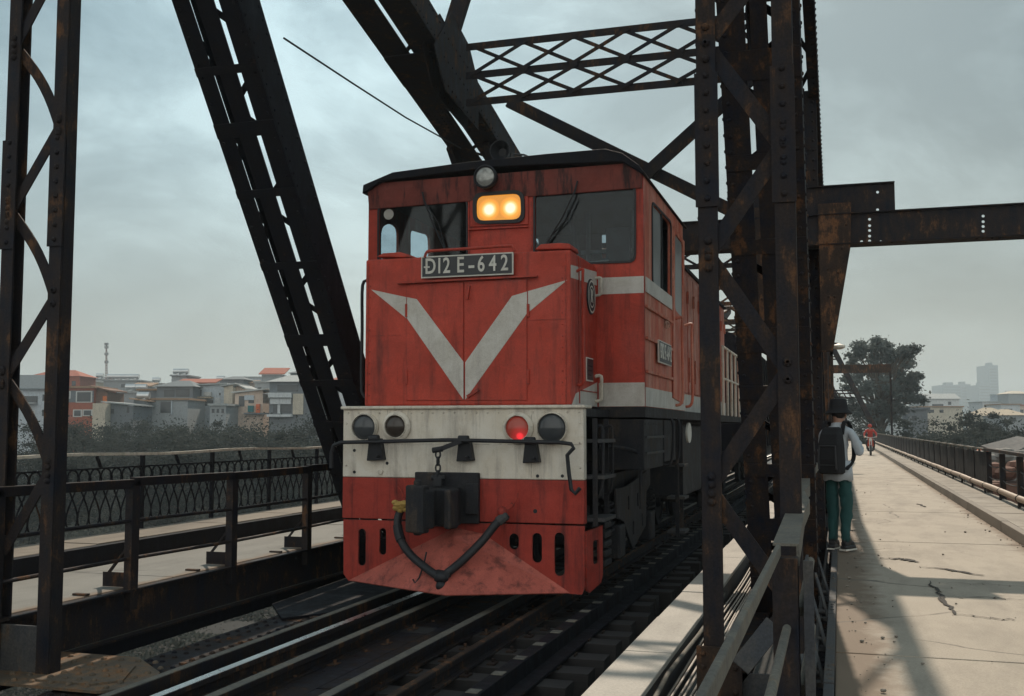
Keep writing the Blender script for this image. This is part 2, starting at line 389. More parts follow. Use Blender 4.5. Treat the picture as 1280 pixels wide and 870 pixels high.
DECK_P = steel('deck_plate_steel', (0.06, 0.055, 0.05), (0.13, 0.098, 0.07), (0.2, 0.115, 0.065), 0.5)
WHITE2 = paint('stripe_white_paint', (0.58, 0.55, 0.50), (0.20, 0.15, 0.13), 0.26, 0.5, 0.06)
BLACK = plain('black_paint', (0.010, 0.011, 0.015), 0.6)
GRIME = steel('oily_underframe', (0.015, 0.017, 0.023), (0.03, 0.029, 0.031), (0.06, 0.047, 0.04), 0.4, rough=0.62)
RUBBER = plain('rubber', (0.018, 0.018, 0.021), 0.6, bumpy=0.2)
GLASS = glass('cab_glass'); LETTER = paint('letter_white', (0.66, 0.64, 0.58), (0.2, 0.17, 0.15), 0.2, 0.5, 0.05)
PLATE_B = plain('plate_black', (0.02, 0.023, 0.028), 0.4)
CHROME = plain('dull_chrome', (0.5, 0.5, 0.48), 0.3, 0.8)
ROAD = concrete('road_concrete', (0.375, 0.325, 0.262), dirt_x=[(0.62, 0.0), (1.85, 2.3)])
ROADL = concrete('left_road_concrete', (0.19, 0.187, 0.17), dirt_x=[(-6.75, -6.4), (-7.6, -7.95)])  # base darkened to hold the shade lying over the left roadway
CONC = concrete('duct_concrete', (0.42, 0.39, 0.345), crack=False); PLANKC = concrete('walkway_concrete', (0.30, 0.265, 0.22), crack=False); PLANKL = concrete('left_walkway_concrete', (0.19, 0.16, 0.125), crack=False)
TIMBER = wood('old_timber', (0.013, 0.013, 0.015), (0.036, 0.031, 0.029), axis=0)
KERBM = concrete('kerb_stone', (0.23, 0.20, 0.165), crack=False)
# ------------------------------------------------------------------ ground, roadways, walkways
def ground_sheet():
    n = 90; xs = np.sign(np.linspace(-1, 1, n)) * np.abs(np.linspace(-1, 1, n)) ** 2.2 * 5000
    vs = []; fs = []
    for j in range(n):
        for i in range(n):
            x, y = xs[i], xs[j] + 150; z = -9.0 + (0.6 * math.sin(x * 0.06) * math.cos(y * 0.045) if abs(x) < 400 and abs(y) < 500 else 0)
            vs.append((x, y, z))
    fs = [(j * n + i, j * n + i + 1, (j + 1) * n + i + 1, (j + 1) * n + i) for j in range(n - 1) for i in range(n - 1)]
    b = MB(); b.add(vs, fs); m, t, bs = newmat('earth'); v = coords(t)
    t.links.new(cramp(t, noise(t, v, 0.05, 8, 0.7), [(0.35, (0.007, 0.008, 0.0075)), (0.55, (0.012, 0.0125, 0.0115)), (0.7, (0.022, 0.021, 0.019))]), bs.inputs['Base Color'])
    set_(bs, Roughness=0.95)
    b.build('ground', m, smooth=True, kind='structure')
ground_sheet()

def slabs(name, x0, x1, ys, z, mat, th=0.22, jit=0.004):
    b = MB()
    for a, c in zip(ys[:-1], ys[1:]):
        dz = random.uniform(-jit, jit); b.box(x0, x1, a + 0.006, c - 0.006, z - th, z + dz)
    return b.build(name, mat, kind='structure', bevel=0.006)
slabs('road_right', -0.06, 2.2, [-3, 0.2, 3.1, 5.35, 7.6, 10.55, 12.6, 15.1, 17.8, 20.5, 23.3, 26.5, 30, 34, 38, 43, 48, 54, 61, 70, 80, 95, 115, 140], 0.0, ROAD)
slabs('pavement_right', 2.31, 2.99, [y * 0.8 - 3 for y in range(150)], 0.15, PLANKC, 0.12)
b = MB()
for k in range(24): b.box(2.2, 2.305, k * 4.2 - 4, k * 4.2 + 0.17, -0.1, 0.157 + random.uniform(-0.006, 0.006))
b.build('kerb_right', KERBM, kind='structure', bevel=0.012)
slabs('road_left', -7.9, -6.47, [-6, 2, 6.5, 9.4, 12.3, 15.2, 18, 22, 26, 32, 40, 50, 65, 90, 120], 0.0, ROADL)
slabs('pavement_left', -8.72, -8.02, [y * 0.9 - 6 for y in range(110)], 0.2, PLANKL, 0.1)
b = MB(); b.box(-8.015, -7.9, -6, 120, -0.1, 0.19); b.build('kerb_left', S_DARK2, kind='structure')
# broken concrete: gouges with lifted lips
def crack(px_pts, wd, name='road_crack'):
    b = MB(); pts = [P(x, y, Z=0.0) for x, y in px_pts]; dense = []
    for p, q in zip(pts[:-1], pts[1:]):
        for k in range(6): dense.append(p.lerp(q, k / 6) + Vector((random.uniform(-0.025, 0.025), random.uniform(-0.05, 0.05), 0)))
    dense.append(pts[-1]); m = len(dense); l, r = [], []
    for i, p in enumerate(dense):
        d = (dense[min(i + 1, m - 1)] - dense[max(i - 1, 0)]); s = Vector((-d.y, d.x, 0)).normalized(); e = wd * (0.25 + 0.75 * math.sin(math.pi * (i + 0.3) / (m + 0.6))) * random.uniform(0.4, 1.3)
        l.append(p + s * e + Vector((0, 0, 0.0085))); r.append(p - s * e + Vector((0, 0, 0.0085)))
    b.add(l + r, [(i, i + 1, m + i + 1, m + i) for i in range(m - 1)]); b.build(name, plain('broken_aggregate', (0.045, 0.04, 0.036), 0.95, bumpy=0.6), kind='structure')
    b = MB()
    for i in range(0, m, 2):
        if random.random() < 0.5:
            p = dense[i]; s = random.uniform(0.012, 0.04)
            b.add([p + Vector((random.uniform(-s, s), random.uniform(-s, s), 0.0)) for _ in range(4)] + [p + Vector((0, 0, s * 0.6))], [(0, 1, 4), (1, 2, 4), (2, 3, 4), (3, 0, 4)])
    b.build('road_rubble', KERBM, kind='structure')
b = MB()
for k in range(420):
    e_ = rng.random(); x = (0.02 + 0.5 * rng.random() ** 2.2) if e_ < 0.55 else (2.19 - 0.3 * rng.random() ** 2 if e_ < 0.9 else rng.uniform(0.1, 2.1)); y = 4.5 + 26 * rng.random() ** 1.6; s = 0.004 + 0.014 * rng.random() ** 3
    b.ball((x, y, 0.005 + s * 0.4), s, 5, (1.2, 1, 0.7))
b.build('road_grit', KERBM, kind='structure')
crack([(1104, 698), (1130, 699), (1146, 703)], 0.06); crack([(1150, 709), (1190, 713), (1230, 720)], 0.035)
crack([(1160, 727), (1173, 740), (1183, 755), (1194, 769)], 0.026); crack([(1194, 769), (1230, 773), (1268, 776)], 0.014)
crack([(1172, 729), (1228, 731), (1285, 735)], 0.008); crack([(1186, 747), (1240, 748), (1282, 750)], 0.01); crack([(1146, 630), (1150, 631), (1157, 634)], 0.03)

# ------------------------------------------------------------------ riveted truss members
def box_member(b, a, c, x0, x1, depth, strips, fl=0.13, batten=0.62, riv=True, t=0.018, far_fl=0.11, lace=0.5, open_web=False, blen=None):
    """box girder lying in a plane of constant X; a, c = (Y, Z) ends of its near lower edge line"""
    A, C = Vector((0, a[0], a[1])), Vector((0, c[0], c[1])); d = (C - A); ln = d.length; d.normalize()
    n = Vector((0, -d.z, d.y))
    if n.y < 0 or (abs(n.y) < 1e-3 and n.z < 0): n = -n
    def slab(xa, xb, n0, n1, s0, s1):
        lo = [A + d * s0 + n * n0, A + d * s0 + n * n1]; hi = [A + d * s1 + n * n0, A + d * s1 + n * n1]
        q = lambda p, x: (x, p.y, p.z)
        b.hexa([q(lo[0], xa), q(lo[0], xb), q(lo[1], xb), q(lo[1], xa)], [q(hi[0], xa), q(hi[0], xb), q(hi[1], xb), q(hi[1], xa)])
    if open_web:
        slab(x0, x0 + t, 0, 0.1, 0, ln); slab(x0, x0 + t, depth - 0.1, depth, 0, ln); s_ = 0.0; k_ = 0
        while s_ + 0.5 < ln:
            n0_, n1_ = (0.06, depth - 0.06) if k_ % 2 else (depth - 0.06, 0.06)
            b.bar((x0 + t / 2, *(A + d * s_ + n * n0_).yz), (x0 + t / 2, *(A + d * (s_ + 0.5) + n * n1_).yz), 0.012, 0.07, side=(1, 0, 0)); s_ += 0.5; k_ += 1
    else: slab(x0, x0 + t, 0, depth, 0, ln)
    slab(x1 - t, x1, 0, depth, 0, ln)               # webs
    W = x1 - x0
    for (f0, f1) in strips: slab(x0 + W * f0 + 0.003, x0 + W * f1 - 0.003, -0.016, -0.001, 0, ln)   # near face strips
    for xx, sg in ((x0, 1), (x1, -1)):                                                 # far flange angles
        xa, xb = sorted((xx + sg * 0.02, xx + sg * far_fl)); slab(xa, xb, depth - t, depth - 0.002, 0, ln)
    s = 0.25; k = 0
    while s < ln - 0.3:
        L_ = batten * (0.35 if k % 3 else 0.62) * (0.6 if open_web else 1)
        if blen: L_ = blen
        slab(x0 + 0.004, x1 - 0.004, -0.03, -0.017, s, s + L_ * 0.55); s += batten * random.uniform(0.72, 1.25); k += 1
    s = 0.2; k = 0
    while s + lace < ln:                                                               # far lacing
        q0 = A + d * s + n * (depth - 0.03); q1 = A + d * (s + lace) + n * (depth - 0.03); xs_ = (x0 + 0.05, x1 - 0.05) if k % 2 == 0 else (x1 - 0.05, x0 + 0.05)
        b.bar((xs_[0], q0.y, q0.z), (xs_[1], q1.y, q1.z), 0.07, 0.012, side=(d.cross(Vector((1, 0, 0))) * 0 + d)); s += lace; k += 1
    if riv:
        s = 0.1
        while s < ln:
            p = A + d * s
            for x in (x0 + 0.055, x1 - 0.055): b.rivet((x, p.y - n.y * 0.017, p.z - n.z * 0.017), -n, 0.019, 0.013)
            for xx, sg in ((x0, -1), (x1, 1)):
                for h in (0.05, depth - 0.06):
                    q = p + n * h; b.rivet((xx, q.y, q.z), (sg, 0, 0), 0.019, 0.013)
            s += 0.145
    return A, d, n, ln

LX0, LX1, RX0, RX1 = -6.42, -5.68, -0.93, -0.25
left = thing('bridge_truss', (-6.05, 7, -0.45), 'dark riveted truss on the left side of the track, with the slotted diagonal', 'bridge truss')
right = thing('bridge_truss', (-0.6, 7, -0.45), 'dark riveted truss on the right side of the track, beside the road', 'bridge truss')

def chord_z(y):      # lower edge of the top chord
    if y < 24: return 7.38 - 0.24 * (y - 12.94)
    if y < 44: return 4.73
    return 4.73 + 0.24 * (y - 44)
for root, x0, x1, inner in ((left, -6.42, -5.48, 1), (right, -1.05, -0.2, -1)):
    ye_ = 23.9 if root is left else 13.6
    b = MB(); box_member(b, (-4, chord_z(-4)), (ye_, chord_z(ye_)), x0, x1, 0.42, [(0, 0.47), (0.53, 1)], batten=4.2, lace=0.8)
    if root is right: box_member(b, (13.61, chord_z(13.61)), (23.9, chord_z(23.9)), x0, x1, 0.42, [(0, 0.16), (0.82, 1)], batten=5, lace=2.4, blen=0.3)
    # splice plates with rivet fields
    for yy in (11.2, 15.75, 21.5):
        zz = chord_z(yy)
        if root is right and yy > 13: continue
        for f in (0.03, 0.56):
            xa = x0 + (x1 - x0) * f; xb = xa + (x1 - x0) * 0.4
            b.hexa([(xa, yy, zz - 0.036), (xb, yy, zz - 0.036), (xb, yy + 0.9, zz - 0.036 - 0.216), (xa, yy + 0.9, zz - 0.036 - 0.216)],
                   [(xa, yy, zz - 0.018), (xb, yy, zz - 0.018), (xb, yy + 0.9, zz - 0.018 - 0.216), (xa, yy + 0.9, zz - 0.018 - 0.216)])
            for i in range(4):
                for j in range(9): b.rivet((xa + 0.05 + i * (xb - xa - 0.1) / 3, yy + 0.06 + j * 0.097, zz - 0.037 - 0.24 * (0.06 + j * 0.097)), (0, -0.2, -1), 0.02, 0.014)
    b.build('top_chord', S_WARM, root)
    b = MB(); box_member(b, (24.0, 4.73), (44, 4.73), x0, x1, 0.42, [(0, 0.46), (0.54, 1)], batten=1.9, lace=1.2, riv=False); b.build('top_chord', S_WARM, root)
    b = MB(); box_member(b, (44.05, 4.75), (58, chord_z(58)), x0, x1, 0.42, [(0, 0.46), (0.54, 1)], batten=1.9, lace=1.2, riv=False); b.build('top_chord', S_WARM, root)
    # bottom chord under deck level
    dz = 0.55 if root is left else 0.0; b = MB(); b.box(x0 + 0.12, x0 + 0.16, -4, 60, -0.95 - dz, -0.46 - dz); b.box(x1 - 0.16, x1 - 0.12, -4, 60, -0.95 - dz, -0.46 - dz)
    b.box(x0 + 0.05, x0 + 0.3, -4, 60, -0.46 - dz, -0.445 - dz); b.box(x1 - 0.3, x1 - 0.05, -4, 60, -0.46 - dz, -0.445 - dz)
    y = 1.0
    while y < 22:
        for x in (x0 + 0.09, x0 + 0.26, x1 - 0.26, x1 - 0.09): b.rivet((x, y, -0.445 - dz), (0, 0, 1), 0.02, 0.014)
        y += 0.16
    b.build('bottom_chord', S_WARM, root)
# inclined members
dl0 = (8.30, 6.9); dl1 = (13.86, -0.55)
b = MB(); box_member(b, dl0, dl1, LX0, LX1, 0.42, [(0, 0.27), (0.36, 0.64), (0.71, 1)], batten=0.8, lace=0.6, far_fl=0.09, open_web=True); b.build('diagonal', S_DARK2, left)
b = MB(); box_member(b, (8.05, 6.9), (11.75, -0.5), RX0, RX1, 0.42, [(0, 0.34), (0.40, 0.62), (0.7, 1)], batten=0.75, lace=0.42, far_fl=0.2); b.build('diagonal', S_DARK, right)
# upright lattice posts nearest the camera
def lattice_post(root, x0, x1, Y, z1, bars, wleg=0.115, curved=()):
    post = MB(); post.box(x0 - wleg / 2, x1 + wleg / 2, Y + 0.005, Y + 0.03, -0.42, -0.05); base = post.build('lattice_post', S_GREY, root)
    for xx, sg in ((x0, 1), (x1, -1)):
        b = MB(); b.box(xx - wleg / 2, xx + wleg / 2, Y - 0.018, Y, -0.44, z1); b.box(xx - 0.012 - sg * wleg * 0.44, xx + 0.012 - sg * wleg * 0.44, Y + 0.002, Y + 0.12, -0.44, z1)
        b.box(xx - wleg / 2 + 0.01, xx + wleg / 2 - 0.01, Y + 0.10, Y + 0.118, -0.44, z1)
        b.box(xx - wleg / 2 - 0.014, xx + wleg / 2 + 0.014, Y - 0.032, Y - 0.019, 2.95, 3.85)
        z = -0.3
        while z < z1:
            if 2.9 < z < 3.9: b.rivet((xx, Y - 0.032, z), (0, -1, 0), 0.022, 0.018)
            if xx == x0 and z > 2.6: b.rivet((xx - wleg / 2 + 0.01, Y + 0.03, z), (-1, -0.3, 0), 0.024, 0.02)
            z += 0.118
        b.build('leg', S_WARM, base)
    for i, (p, q) in enumerate(bars):
        a, c = P(*p, Y=Y + 0.012 + 0.016 * (i % 2)), P(*q, Y=Y + 0.012 + 0.016 * (i % 2)); b = MB()
        if i in curved:
            pts = []
            for k in range(9):
                t = k / 8; m_ = a.lerp(c, t); m_ += Vector((0.032, 0.01, 0.02)) * math.sin(math.pi * t); pts.append(m_)
            for u, v in zip(pts[:-1], pts[1:]): b.bar(u, v + (v - u) * 0.06, 0.014, 0.085, side=(0, 1, 0))
        else: b.bar(a, c, 0.014, 0.085 if root is left else 0.105, side=(0, 1, 0))
        for e, xx in ((a, min((x0, x1), key=lambda v: abs(v - a.x))), (c, min((x0, x1), key=lambda v: abs(v - c.x)))):
            for dz in (-0.055, 0.055): b.rivet((xx, Y - 0.019, e.z + dz), (0, -1, 0), 0.029, 0.024)
        b.build('lacing_bar', S_WARM, base)
    return base
lattice_post(left, -6.44, -5.97, 7.0, 9.0, [((20, 58), (74, -45)), ((26, 66), (74, 157)), ((74, 160), (16, 262)), ((18, 270), (68, 372)), ((68, 372), (8, 470)), ((8, 474), (62, 585)), ((60, 592), (4, 690))], curved=(1, 3, 5))
lattice_post(right, -0.80, -0.31, 7.0, 9.0, [((890, 45), (985, -80)), ((889, 66), (986, 194)), ((986, 170), (889, 312)), ((889, 326), (986, 464)), ((986, 463), (889, 606)), ((889, 616), (987, 752)), ((987, 760), (889, 885))], wleg=0.125)
# foot plates
b = MB(); b.box(-0.9, -0.62, 6.9, 6.94, -0.44, 0.12); 
for x in (-0.86, -0.66):
    for z in (-0.3, -0.15, 0.0, 0.08): b.rivet((x, 6.9, z), (0, -1, 0), 0.02, 0.014)
b.build('gusset', S_RUST, right)
b = MB(); b.prism([(-6.5, 6.66, -0.425), (-5.2, 6.66, -0.425), (-4.97, 6.86, -0.425), (-5.12, 7.3, -0.425), (-5.62, 7.72, -0.425), (-6.5, 7.72, -0.425)], (0, 0, 0.02))
b.prism([(-5.86, 6.78, -0.4045), (-5.35, 6.78, -0.4045), (-5.2, 6.95, -0.4045), (-5.42, 7.4, -0.4045), (-5.86, 7.5, -0.4045)], (0, 0, 0.014))
for i in range(8):
    for j in range(6):
        x, y = -6.35 + i * 0.165, 6.75 + j * 0.165
        if x + 0.9 * y < 1.55 and not (-5.9 < x < -5.2 and 6.75 < y < 7.45): b.rivet((x, y, -0.405), (0, 0, 1), 0.026, 0.02)
for i in range(4):
    for j in range(4):
        x, y = -5.78 + i * 0.13, 6.86 + j * 0.15
        if x + 0.5 * y < -1.74: b.rivet((x, y, -0.3905), (0, 0, 1), 0.026, 0.02)
b.build('foot_plate', DECK_P, left)
# posts at the panel point under the cross strut and beyond
def far_post(root, x0, x1, y, z1, mat, detail=True):
    b = MB(); d = 0.4
    if detail:
        for xa, xb in ((x0, x0 + 0.2), (x1 - 0.24, x1)):
            b.box(xa, xb, y, y + 0.02, -0.45, z1); b.box(xa, xb, y + d - 0.02, y + d, -0.45, z1); b.box((xa + xb) / 2 - 0.012, (xa + xb) / 2 + 0.012, y + 0.021, y + d - 0.021, -0.45, z1)
            z = -0.3
            while z < z1:
                for x in (xa + 0.045, xb - 0.045): b.rivet((x, y, z), (0, -1, 0), 0.022, 0.016)
                z += 0.15
        b.box(x1 - 0.002, x1 + 0.012, y + 0.03, y + d - 0.03, -0.45, z1)
    else:
        b.box(x0, x0 + 0.16, y, y + d, -0.45, z1); b.box(x1 - 0.16, x1, y, y + d, -0.45, z1)
    z = -0.3; k = 0
    while z < z1 - 0.6:
        xs_ = (x0 + 0.1, x1 - 0.1) if k % 2 else (x1 - 0.1, x0 + 0.1)
        b.bar((xs_[0], y - 0.012, z), (xs_[1], y - 0.012, z + 0.5), 0.012, 0.07, side=(0, 1, 0)); z += 0.5; k += 1
    return b.build('upright', mat, root)
far_post(right, RX0, RX1, 16.5, chord_z(16.5) + 0.1, S_DARK)
for root, x0, x1 in ((left, -6.42, -5.6), (right, RX0, RX1)):
    for y in (26, 35.5, 45, 54.5): far_post(root, x0, x1, y, chord_z(y) + 0.1, S_RUST, False)
    for (y0, y1) in ((17.0, 25.8), (35.2, 26.4), (36.2, 44.8)):
        b = MB(); xm = (x0 + x1) / 2
        for x in (x0 + 0.08, x1 - 0.08): b.bar((x, y0, chord_z(y0)), (x, y1, -0.4), 0.1, 0.26, side=(1, 0, 0))
        b.build('diagonal', S_WARM, root)
# node gussets where the strut meets the chords
for root, xs_ in ((left, (-5.66, -5.475)), (right, (-1.075,))):
    b = MB(); yy = 14.95; zc = chord_z(yy)
    for x in xs_:
        b.prism([(x, yy - 1.0, zc + 0.1), (x, yy - 0.55, zc - 0.42), (x, yy + 0.95, zc - 0.62), (x, yy + 1.0, zc + 0.1), (x, yy + 0.5, zc + 0.62), (x, yy - 0.3, zc + 0.85)], (0.02, 0, 0))
        for i in range(9):
            for j in range(3): b.rivet((x + (0.02 if root is left else 0), yy - 0.6 + i * 0.17, zc - 0.3 + j * 0.36 - i * 0.03), (1 if root is left else -1, 0, 0), 0.02, 0.014)
    xa, xb = (-6.35, -5.46) if root is left else (-1.05, -0.86)
    b.hexa([(xa, yy - 0.75, zc - 0.05 + 0.14), (xb, yy - 0.75, zc - 0.05 + 0.14), (xb, yy + 0.85, zc - 0.24), (xa, yy + 0.85, zc - 0.24)], [(xa, yy - 0.75, zc - 0.03 + 0.14), (xb, yy - 0.75, zc - 0.03 + 0.14), (xb, yy + 0.85, zc - 0.22), (xa, yy + 0.85, zc - 0.22)])
    b.build('gusset', S_DARK, root)
b = MB(); p, q = P(556, 66, Y=15.0), P(592, -50, Y=15.0); b.bar(p, q, 0.12, 0.26, side=(0, 1, 0)); b.build('upper_strut', S_DARK, left)

# ------------------------------------------------------------------ cross strut, sway braces, later portals
def lattice_strut(name, y, x0, x1, zs, mat, label, period=0.78, th=0.11):
    root = thing(name, ((x0 + x1) / 2, y, zs[-1]), label, 'cross strut', 'lattice struts across the bridge')
    for z in zs:
        b = MB(); b.box(x0, x1, y - 0.05, y + 0.05, z - 0.012, z + th * 0.5); b.box(x0, x1, y - 0.06, y - 0.045, z - th * 0.55, z - 0.012); b.build('chord', mat, root)
    b = MB()
    for za, zb in zip(zs[:-1], zs[1:]):
        x = x0 + 0.1; k = 0
        while x < x1 - 0.25:
            xe = min(x + period * 1.15, x1 - 0.02)
            b.bar((x, y - 0.066, za), (xe, y - 0.066, zb), 0.012, 0.055, side=(0, 1, 0)); b.bar((x, y - 0.08, zb), (xe, y - 0.08, za), 0.012, 0.055, side=(0, 1, 0)); x += period
    b.build('lacing', mat, root); return root
lattice_strut('cross_strut', 15.2, P(584, 57, Y=15.2).x, -1.0, (P(750, 42, Y=15.2).z, P(750, 79, Y=15.2).z, P(750, 114, Y=15.2).z), S_DARK, 'double lattice strut crossing above the locomotive cab, nearest and highest')
lattice_strut('cross_strut', 24.5, -5.6, -0.9, (5.62, 5.2), S_DARK, 'dark lattice strut seen just beneath the plate beam behind the cab', 0.6)
lattice_strut('cross_strut', 35.5, -5.6, -0.9, (5.45, 4.95), S_RUST, 'rusty lattice strut beyond the plate beam, upper one of the brown pair', 0.7)
lattice_strut('cross_strut', 29.5, -5.6, -0.9, (5.35, 4.9), S_RUST, 'rusty lattice strut just beyond the dark one beneath the plate beam', 0.6)
lattice_strut('cross_strut', 40.3, -5.6, -0.9, (5.5, 5.0), S_RUST, 'thin rusty lattice strut between the upper brown strut and the low one', 0.7)
lattice_strut('cross_strut', 45.2, -5.6, -0.9, (5.6, 4.95), S_RUST, 'rusty lattice strut low in the far tangle of brown steel', 0.7)
lattice_strut('cross_strut', 54.7, -5.6, -0.9, (6.2, 5.4), S_RUST, 'farthest brown lattice strut, just above the wagon roof', 0.7)
def brace(p, q, w_, label, mat=S_DARK):
    b = MB(); b.bar(p, q, 0.09, w_, side=(0, 1, 0)); o = b.build('sway_brace', mat); tag(o, label, 'sway brace', 'sway braces behind the cab')
ya = 16.9
brace(P(636, 127, Y=ya), P(930, 271, Y=ya), 0.2, 'long dark brace falling from the left gusset behind the cab roof')
brace(P(806, 219, Y=ya - 0.12), P(950, 88, Y=ya - 0.12), 0.2, 'short dark brace rising from behind the cab roof to the right truss')
b = MB(); b.tube([(-6.0, 10.61, 5.96), (-6.0, 12.4, 6.0), (-6.0, 14.2, 6.05), (-6.0, 16.6, 6.2)], 0.012, 6)
tag(b.build('wire', BLACK), 'thin black wire slung between the slotted diagonal and the top chord', 'wire')

# ------------------------------------------------------------------ plate beam over the road
beam = thing('overhead_beam', (1.0, 16.2, 4.2), 'heavy rusty plate beam with bolt holes reaching out over the right roadway', 'beam')
holes = []
for px in (1087,):
    for py in (274, 282, 288, 295, 301): holes.append(P(px, py, Y=16.05))
for px in (1077, 1101, 1115): holes.append(P(px, 302, Y=16.05))
for py in (270, 277, 283, 289, 297): holes.append(P(1229, py, Y=16.05))
for px in (1221, 1240, 1250): holes.append(P(px, 297, Y=16.05))
plate('web', [(-2.6, 4.18), (6.2, 4.18), (6.2, 4.6), (-2.6, 4.6)], [circle(h.x, h.z, 0.021, 8) for h in holes], 0.016, ((0, 16.066, 0), (1, 0, 0), (0, 0, 1)), S_WARM, beam)
b = MB(); b.box(-2.6, 6.2, 16.0, 16.36, 4.16, 4.178); b.box(-2.6, 6.2, 16.0, 16.36, 4.602, 4.62); b.build('flange', S_DARK, beam)
h2 = [P(1097, 240, Y=16.1), P(1097, 262, Y=16.1)]
plate('stub_web', [(-1.55, 4.62), (0.83, 4.62), (0.83, 5.03), (-1.55, 5.03)], [circle(h.x, h.z, 0.021, 8) for h in h2], 0.016, ((0, 16.12, 0), (1, 0, 0), (0, 0, 1)), S_WARM, beam)
b = MB(); b.box(-1.55, 0.83, 16.06, 16.36, 5.032, 5.05); b.build('stub_flange', S_DARK, beam)
for sg, x in ((1, -0.235), (-1, -0.945)):
    b = MB(); pr = [(x, 16.03, 4.77), (x + sg * 0.46, 16.03, 4.77), (x + sg * 0.44, 16.03, 4.15), (x + sg * 0.16, 16.03, 2.62), (x, 16.03, 2.62)]; b.prism(pr, (0, -0.018, 0)); b.prism([(a, y + 0.32, z) for a, y, z in pr], (0, 0.018, 0))
    for i in range(4):
        b.rivet((x + sg * 0.12, 16.012, 3.0 + i * 0.4), (0, -1, 0), 0.022, 0.014); b.rivet((x + sg * (0.2 + 0.06 * i), 16.012, 3.4 + i * 0.35), (0, -1, 0), 0.022, 0.014)
    b.build('bracket', S_RUST, beam)
b = MB(); b.box(5.9, 6.15, 16.1, 16.3, -9, 4.15); b.build('stanchion', S_DARK, beam)
fb = thing('overhead_beam', (1.4, 70, 4.3), 'distant brown plate beam on a thin post over the right roadway, in front of the tree', 'beam')
b = MB(); b.box(-0.6, 3.12, 69.8, 70.0, 4.93, 5.45); b.build('web', S_RUST, fb)
b = MB(); b.box(3.0, 3.12, 69.82, 69.94, 0.0, 4.93); b.build('post', S_DARK, fb)
# later truss end seen over the roadway and a lamp on it
et = thing('bridge_truss', (1.0, 75, 0), 'distant sloping truss end past the far beam, against the tall tree', 'bridge truss')
b = MB(); b.bar(P(1036, 425, D=78), P(1092, 533, D=74), 0.3, 0.42, side=(1, 0, 0)); b.build('diagonal', S_WARM, et)
b = MB(); b.bar(P(1036, 473, D=84), P(1060, 533, D=80), 0.25, 0.2, side=(1, 0, 0))
for y in (446, 449): b.bar(P(1022, y, D=78), P(1050, y, D=78), 0.1, 0.1)
for y in (488, 492, 497): b.bar(P(1010, y, D=82), P(1068, y, D=82), 0.1, 0.1)
for k in range(5): b.bar(P(1038 + k * 7, 488, D=82), P(1044 + k * 7, 497, D=82), 0.05, 0.07)
b.build('lacing', S_WARM, et)
lp = thing('street_lamp', tuple(P(1047, 440, D=40)), 'small pale street lamp on an arm off the right truss, far along the road', 'lamp')
c = P(1048, 432, D=40); b = MB(); b.lathe(c + Vector((0, 0, -0.14)), (0, 0, 1), [(0, 0.12), (0.06, 0.24), (0.14, 0.25), (0.2, 0.1), (0.24, 0.02)], 16); b.build('lamp_head', WHITE, lp, smooth=True)
b = MB(); b.bar(c + Vector((-0.8, 0, 0.15)), c + Vector((0, 0, 0.08)), 0.05, 0.05); b.build('arm', S_DARK, lp)

# ------------------------------------------------------------------ track
def rail(x, mat, head_mat, label, z=-0.32, hw=0.034, y0=-3, y1=90):
    root = thing('rail', (x, 4, z - 0.14), label, 'rail', 'rails of the track')
    b = MB(); b.box(x - 0.009, x + 0.009, y0, y1, z - 0.115, z - 0.04); b.box(x - 0.06, x + 0.06, y0, y1, z - 0.14, z - 0.116); b.box(x - hw, x + hw, y0, y1, z - 0.042, z - 0.004); b.build('rail_body', mat, root, bevel=0.004)
    b = MB(); b.box(x - hw + 0.006, x + hw - 0.006, y0, y1, z - 0.004, z); b.build('running_surface', head_mat, root, bevel=0.002)
rail(-4.50, S_WARM, S_RAIL, 'bright polished running rail, second steel line from the left', hw=0.044)
rail(-4.14, S_DARK, S_PALE, 'dull grey rail just right of the brightest rail', hw=0.05)
rail(-3.40, S_DARK, S_PALE, 'dull rail right of the steel cover plates', hw=0.048)
rail(-2.97, S_WARM, S_RUST, 'rust brown rail, rightmost before the beam with pale plates')
b = MB(); b.box(-5.66, -4.83, -3, 11.2, -0.47, -0.45); b.box(-4.9, -4.82, -3, 60, -0.449, -0.335); b.box(-5.66, -5.64, -3, 11.2, -0.55, -0.471); b.box(-4.87, -4.85, -3, 60, -0.9, -0.46)
y = 0.5
while y < 14:
    for x in (-5.58, -5.46, -5.24, -4.95): b.rivet((x, y, -0.45), (0, 0, 1), 0.026, 0.018)
    y += 0.17
dgo = b.build('deck_girder', S_DARK, bevel=0.004); tag(dgo, 'riveted steel girder lying along the left side of the rails', 'girder')
b = MB(); b.box(-4.895, -4.825, -3, 60, -0.3345, -0.329); b.build('worn_edge', S_PALE, dgo)
b = MB(); b.prism([P(x, y, Z=-0.44) for x, y in ((340, 757), (440, 722), (560, 722), (560, 750), (352, 775))], (0, 0, 0.02)); tag(b.build('deck_plate', S_DARK2), 'flat dark plate beside the girder left of the cowcatcher', 'steel plate')
b = MB()
for k in range(7): b.box(-5.22, -5.12, 9.55 + k * 0.2, 9.64 + k * 0.2, -0.449, -0.43)
b.build('x', S_RUST); bpy.data.objects['x'].name = 'rivet_strip'; tag(bpy.data.objects['rivet_strip'], 'short strip of rusty rivets catching light left of the rails', 'rivet strip')
b = MB(); b.box(-5.26, -5.02, 7.75, 8.7, -0.449, -0.432)
for k in range(6): b.rivet((-5.2, 7.85 + k * 0.15, -0.432), (0, 0, 1), 0.028, 0.02); b.rivet((-5.08, 7.85 + k * 0.15, -0.432), (0, 0, 1), 0.028, 0.02)
tag(b.build('splice_plate', S_RUST), 'rust orange splice plate with rivets on the left girder', 'steel plate')
